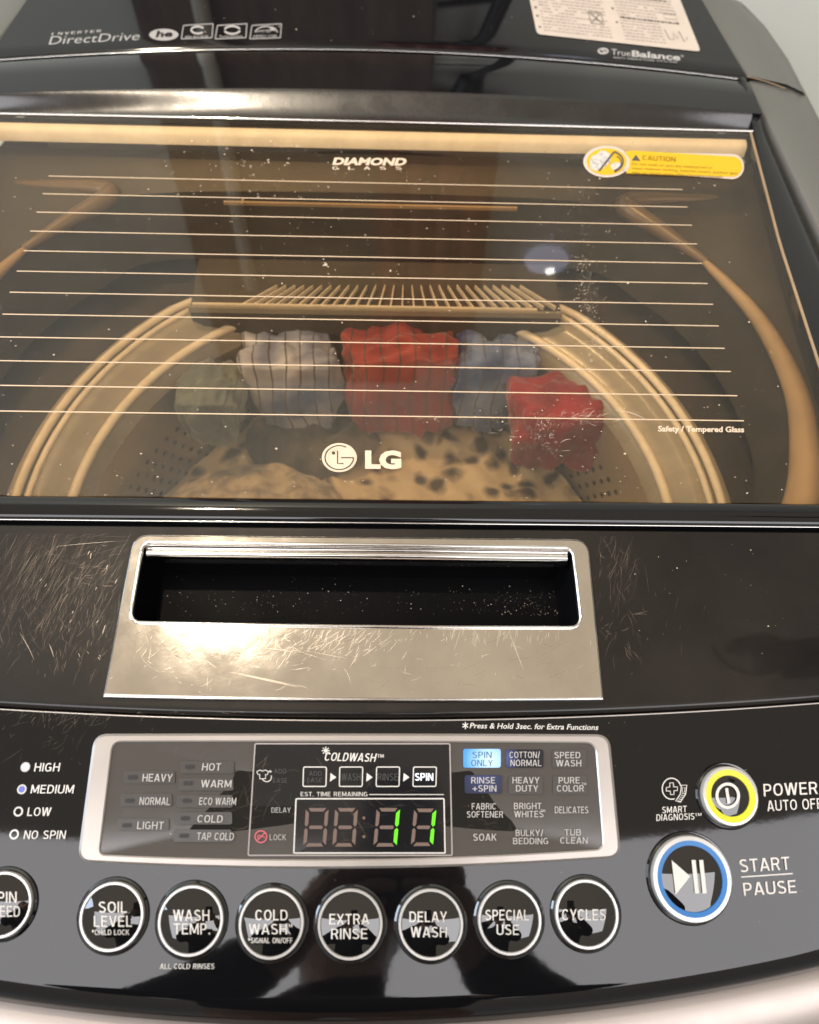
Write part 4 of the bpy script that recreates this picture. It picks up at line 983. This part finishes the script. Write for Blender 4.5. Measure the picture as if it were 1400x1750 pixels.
# hands grow out of the wrists: palm, four fingers round the phone's back, thumb on its screen side
def camspace(x, y, z): return CAM + RT * x + UP * y - FW * z
for wrist, sg in ((10, -1), (13, 1)):
    ex = .0175 + sg * .046
    pal = camspace(ex + sg * .004, -.085, .020); body.append((*pal, .013)); ip = len(body) - 1; E_.append((wrist, ip))
    for k in range(4):
        y0 = -.068 - .017 * k; L_ = (.044, .050, .046, .034)[k]; prev = ip
        for x, y, z, r in ((ex + sg * .002, y0, .006, .0085), (ex - sg * L_ * .35, y0 + .002, -.0008, .0078), (ex - sg * L_ * .72, y0 + .003, -.0005, .0072), (ex - sg * L_, y0 + .003, .0005, .0062)):
            body.append((*camspace(x, y, z - .002), r)); E_.append((prev, len(body) - 1)); prev = len(body) - 1
    prev = ip
    for x, y, z, r in ((ex + sg * .004, -.060, .026, .010), (ex - sg * .010, -.045, .026, .0088), (ex - sg * .020, -.034, .024, .0075)):
        body.append((*camspace(x, y, z), r)); E_.append((prev, len(body) - 1)); prev = len(body) - 1
skinned('body', body, E_, PR, M['skin'])
jk = [(x, y, z, r * 1.28) for x, y, z, r in body[:4]] + [(x, y, z, r * 1.35) for x, y, z, r in body[8:14]]
skinned('jacket', jk, [(0, 1), (1, 2), (2, 3), (2, 4), (4, 5), (5, 6), (2, 7), (7, 8), (8, 9)], PR, M['jacket'])
skinned('hair', [(cx, -.285, .66, .085), (cx, -.275, .74, .095), (cx, -.25, .80, .07)], [(0, 1), (1, 2)], PR, M['hair'])
for sx in (-1, 1):
    ball('ear', (cx + sx * .080, -.255, .675), .012, .02, .03, PR, M['skin'], 10); ball('eye', (cx + sx * .030, -.176, .672), .012, .008, .008, PR, M['print'], 10)
skinned('nose', [(cx, -.172, .672, .009), (cx, -.155, .640, .013)], [(0, 1)], PR, M['skin']); ball('mouth', (cx, -.172, .612), .024, .008, .007, PR, mat('lips', (.30, .12, .10), .5), 10)
# phone
PH = empty('phone', camspace(.0175, -.055, .010), 'black phone held in two hands above the machine, seen only mirrored', 'phone')
def cbox(name, x0, x1, y0, y1, z0, z1, mt, bev):
    bm = bmesh.new(); bmesh.ops.create_cube(bm, size=1)
    for v in bm.verts: v.co = Vector((x0 + (v.co.x + .5) * (x1 - x0), y0 + (v.co.y + .5) * (y1 - y0), z0 + (v.co.z + .5) * (z1 - z0)))
    bmesh.ops.bevel(bm, geom=bm.edges[:], offset=bev, segments=3, affect='EDGES')
    for v in bm.verts: v.co = camspace(*v.co)
    me = bpy.data.meshes.new(name); bm.to_mesh(me); bm.free(); return link(name, me, PH, mt)
cbox('phone_case', -.020, .055, -.130, .022, .006, .0145, M['hose'], .003); cbox('screen', -.017, .052, -.126, .018, .0143, .0150, M['screen'], .0003)

# ------------------------------------------------------------------ wear: scratches, dust, water marks
def wear(name, col, rough, metal, alpha):
    m = mat(name, col, rough, metal); return see_through(m, alpha)
W1_ = wear('fine_scratch', (.62, .48, .36), .45, .3, .19); W2_ = wear('bright_scratch', (.85, .74, .62), .4, .3, .45); W0_ = wear('faint_scratch', (.55, .42, .32), .5, .2, .10)
W3_ = wear('chrome_scratch', (.92, .85, .74), .35, .5, .34); W4_ = wear('chrome_dark_scratch', (.32, .27, .21), .5, .3, .30)
def scratches(name, surf, spec, parent, mt, off, seed, label=None):
    """spec: (n, cx, cy, sx, sy, angle, spread, len0, len1, width, curve) in photo units"""
    rnd = random.Random(seed); vs = []; fs = []
    for n, cx_, cy_, sx_, sy_, an, spd, l0, l1, wd, cv in spec:
        for _ in range(n):
            x = rnd.gauss(cx_, sx_); y = rnd.gauss(cy_, sy_); a = R(an + rnd.gauss(0, spd)); L_ = l0 + (l1 - l0) * rnd.random() ** 2.2; c = rnd.gauss(0, cv); w_ = wd * rnd.uniform(.5, 1.2)
            k = 7; i0 = len(vs); px, py = x, y
            for j in range(k):
                t = j / (k - 1); aa = a + c * (t - .5); ww = w_ * (.15 + .85 * math.sin(math.pi * min(max(t, .04), .96))) / 2
                nx_, ny_ = math.sin(aa), math.cos(aa)
                vs.append(surf(px + nx_ * ww, py + ny_ * ww, off)); vs.append(surf(px - nx_ * ww, py - ny_ * ww, off))
                px += math.cos(aa) * L_ / (k - 1); py -= math.sin(aa) * L_ / (k - 1)
            for j in range(k - 1): fs.append((i0 + 2 * j, i0 + 2 * j + 1, i0 + 2 * j + 3, i0 + 2 * j + 2))
    return link(name, mesh(name, vs, fs, False), parent, mt, kind='stuff', label=label)
HF = lambda x, y, o=0: hit(x, y, zfront, o)
def lidside(x, y, o=0): # keep the marks on the black part, off the plate and seams
    return HF(x, y, o)
class clip:
    pass
def clipped(surf, test):
    def f(x, y, o=0): return surf(*test(x, y), o)
    return f
LFT = clipped(HF, lambda x, y: (min(x, 224 - (y - 915) * .17), min(max(y, 912), 1174)))
RGT = clipped(HF, lambda x, y: (max(x, 1008 + (y - 922) * .1), min(max(y, 916), 1164)))
scratches('scratches', LFT, [(240, 80, 1010, 75, 50, 61, 7, 20, 130, .8, .08), (120, 150, 1080, 60, 50, 72, 14, 8, 50, .9, .3), (60, 60, 1080, 50, 50, 95, 25, 8, 50, .9, .3), (40, 120, 940, 60, 14, 18, 18, 20, 90, .8, .1)], LF, W0_, .00022, 11)
scratches('scratches', LFT, [(70, 90, 1000, 55, 38, 62, 8, 15, 60, .9, .2), (70, 140, 1060, 50, 45, 75, 14, 6, 30, .9, .3), (30, 60, 1100, 40, 30, 100, 30, 6, 22, .9, .3), (14, 170, 975, 20, 20, 8, 14, 10, 24, 1.2, .1)], LF, W1_, .00025, 12)
scratches('scratches', LFT, [(1, 34, 1080, 1, 1, -62, 1, 52, 54, 1.5, .1), (1, 84, 1100, 1, 1, -72, 1, 22, 24, 2.0, .1), (1, 96, 932, 2, 2, 4, 1, 105, 110, 1.0, .05), (12, 120, 1020, 45, 40, 65, 10, 6, 24, 1.3, .1), (5, 160, 1115, 10, 6, -60, 6, 6, 14, 1.2, .1)], LF, W2_, .00028, 13)
scratches('scratches', RGT, [(40, 1045, 990, 22, 45, 75, 22, 15, 70, .8, .5), (20, 1060, 1060, 25, 40, 110, 20, 15, 60, .8, .5), (10, 1150, 1050, 60, 40, 85, 20, 10, 30, .8, .3)], LF, W0_, .00022, 14)
scratches('scratches', RGT, [(16, 1048, 985, 20, 38, 78, 20, 12, 45, .8, .6), (2, 1082, 1052, 2, 2, 5, 6, 22, 28, 1.3, .2), (5, 1075, 1110, 10, 12, -60, 8, 20, 38, .9, .3), (6, 1040, 1078, 12, 5, 10, 20, 8, 20, 1, .6)], LF, W1_, .00025, 15)
PLT = clipped(HF, lambda x, y: (min(max(x, 205 - (y - 1075) * .22), 1014 + (y - 1075) * .13), min(max(y, 1076), 1184)))
scratches('scratches', PLT, [(160, 420, 1095, 110, 16, 60, 28, 5, 28, .9, .3), (90, 560, 1100, 60, 18, 45, 12, 8, 40, .9, .2), (50, 820, 1090, 80, 10, 82, 12, 8, 40, .9, .2), (40, 600, 1130, 200, 25, 40, 50, 6, 40, .8, .5), (40, 300, 1140, 60, 25, 20, 40, 5, 25, .8, .4)], HP, W3_, .0024, 16)
scratches('scratches', PLT, [(2, 400, 1150, 4, 4, -14, 2, 110, 125, 2.2, .1), (3, 470, 1108, 30, 6, -12, 3, 60, 90, 1.0, .1), (1, 870, 1082, 1, 1, -66, 1, 68, 70, 1.2, .1), (3, 785, 1100, 6, 6, 78, 4, 34, 44, 1.1, .1), (30, 480, 1100, 100, 18, 55, 20, 8, 34, .9, .2)], HP, W2_, .0026, 17)
scratches('scratches', PLT, [(60, 600, 1120, 220, 35, 10, 30, 15, 70, 1.4, .3)], HP, W4_, .00235, 18)
CPT = clipped(HF, lambda x, y: (x, min(max(y, 1216), 1660)))
scratches('scratches', CPT, [(60, 120, 1226, 90, 12, 55, 30, 8, 45, .9, .4), (40, 60, 1250, 50, 25, 60, 25, 10, 50, .8, .4), (14, 700, 1230, 300, 10, 30, 40, 5, 20, .8, .3)], CP, W0_, .0002, 19)
scratches('scratches', CPT, [(22, 330, 1216, 60, 3, 5, 25, 4, 14, 1.4, .2), (12, 100, 1228, 50, 10, 60, 25, 6, 30, .9, .3)], CP, W1_, .0002, 20)
WPT = clipped(HF, lambda x, y: (min(max(x, 200), 1010), min(max(y, 1276), 1448)))
scratches('scratches', WPT, [(40, 400, 1370, 60, 40, 45, 35, 15, 70, .8, 1.2), (30, 600, 1400, 110, 40, -40, 40, 15, 60, .8, 1.6), (30, 820, 1400, 90, 30, 10, 60, 10, 60, .7, 1.5)], DW, W0_, .0018, 21)
scratches('scratches', WPT, [(1, 540, 1293, 1, 1, -58, 1, 46, 48, 1.2, .2), (1, 578, 1358, 1, 1, -58, 1, 90, 95, 1.1, .5), (6, 400, 1340, 30, 30, 45, 20, 10, 50, .7, 1.0)], DW, W1_, .0018, 22)

def dust(name, surf, spots, parent, mt, off, seed, label=None):
    """spots: (n, cx, cy, sx, sy, r0, r1); uniform over the box when sx is given as a tuple"""
    rnd = random.Random(seed); vs = []; fs = []
    for n, cx_, cy_, sx_, sy_, r0, r1 in spots:
        for _ in range(n):
            if isinstance(cx_, tuple): x = rnd.uniform(*cx_); y = rnd.uniform(*cy_)
            else: x = rnd.gauss(cx_, sx_); y = rnd.gauss(cy_, sy_)
            r = r0 + (r1 - r0) * rnd.random() ** 5; i0 = len(vs); k = 7; a0 = rnd.random() * 6; st_ = rnd.uniform(.5, 1.0)
            for j in range(k):
                a = a0 + 2 * math.pi * j / k; q = r * rnd.uniform(.6, 1.15); dx, dy = math.cos(a) * q, math.sin(a) * q * st_
                vs.append(surf(x + dx, y + dy, off))
            fs.append(tuple(range(i0, i0 + k)))
    return link(name, mesh(name, vs, fs, False), parent, mt, kind='stuff', label=label)
DU = wear('dust_speck', (.72, .60, .46), .8, 0, .8); DF = wear('faint_dust', (.60, .50, .38), .8, 0, .32)
GT = clipped(G, lambda x, y: (min(max(x, 0), 1275 + (y - 240) * .26), min(max(y, 238), 852)))
dust('dust', GT, [(330, (0, 1350), (240, 852), 0, 0, .5, 2.2), (120, (0, 1300), (780, 850), 0, 0, .5, 1.8), (90, 900, 720, 90, 30, .5, 1.6), (40, 450, 265, 60, 20, .6, 2.2), (7, 560, 455, 12, 8, 1.5, 4.5)], GLASS, DU, .0002, 31)
dust('dust', GT, [(700, (0, 1350), (240, 852), 0, 0, .5, 2.4), (300, 1000, 350, 40, 70, .6, 2.0), (200, 440, 280, 80, 40, .6, 3), (150, 640, 340, 150, 50, .6, 2.5)], GLASS, DF, .00015, 32)
# chalky runs on the pane
rn = random.Random(5); sp_ = []; x = 1000
for y in range(440, 620, 3):
    x += rn.gauss(0.2, 2.2); x = min(max(x, 992), 1026); sp_.append((9, x, y, 7 + 5 * abs(math.sin(y * .06)), 3, .4, 2.4))
dust('water_mark', GT, sp_, GLASS, DF, .00022, 33, label='pale vertical trickle of dried water marks')
scratches('water_mark', GT, [(120, 1010, 525, 10, 50, 80, 50, 3, 16, 1.2, 1.5), (110, 930, 735, 16, 22, 60, 60, 3, 14, 1.2, 1.5), (70, 1000, 715, 26, 7, 15, 30, 5, 24, 1.2, 1.0), (30, 735, 716, 14, 3, 10, 30, 4, 14, 1.3, 1.0), (30, 870, 722, 14, 10, 50, 60, 3, 12, 1.1, 1.5)], GLASS, W1_, .00022, 34)
scratches('water_mark', GT, [(1, 1052, 702, 1, 1, -20, 1, 60, 62, 1.6, .3), (14, 1000, 712, 24, 6, 15, 30, 6, 24, 1.2, .8), (18, 930, 735, 14, 18, 60, 60, 4, 12, 1.2, 1.2), (10, 905, 745, 60, 12, 10, 20, 6, 22, 1, .6)], GLASS, W2_, .00024, 35)
dust('dust', clipped(HF, lambda x, y: (x, min(max(y, 1220), 1640))), [(60, (0, 1400), (1215, 1640), 0, 0, .4, 1.3)], CP, DU, .0003, 36)
dust('dust', clipped(HF, lambda x, y: (max(x, 1045), min(max(y, 925), 1160))), [(30, (1045, 1400), (925, 1160), 0, 0, .4, 1.6)], LF, DU, .0003, 37)
FLOORZ = lambda x, y, o=0: on_z(x, y, (bowl[-1][0].z + bowl[-1][len(bowl[-1]) // 2].z) / 2 + .0012 + o)
rcz = lambda x, y: bowl[-1][0].z - .12 * (bowl[-1][0].y - y)
RC = clipped(lambda x, y, o=0: hit(x, y, rcz, o), lambda x, y: (min(max(x, 250), 962), min(max(y, 985), 1052)))
dust('dust', RC, [(60, (250, 960), (985, 1052), 0, 0, .4, 1.3), (30, 900, 1035, 50, 14, .4, 1.4)], HP, DU, .0006, 39)
dust('dust', RC, [(120, 890, 1035, 60, 16, .5, 1.8), (160, (250, 960), (1010, 1052), 0, 0, .4, 1.6)], HP, DF, .0005, 40)
RD = clipped(B, lambda x, y: (x, min(max(y, 2), 84)))
dust('dust', RD, [(60, (300, 1180), (2, 85), 0, 0, .4, 1.5)], RP, DU, .0003, 38)
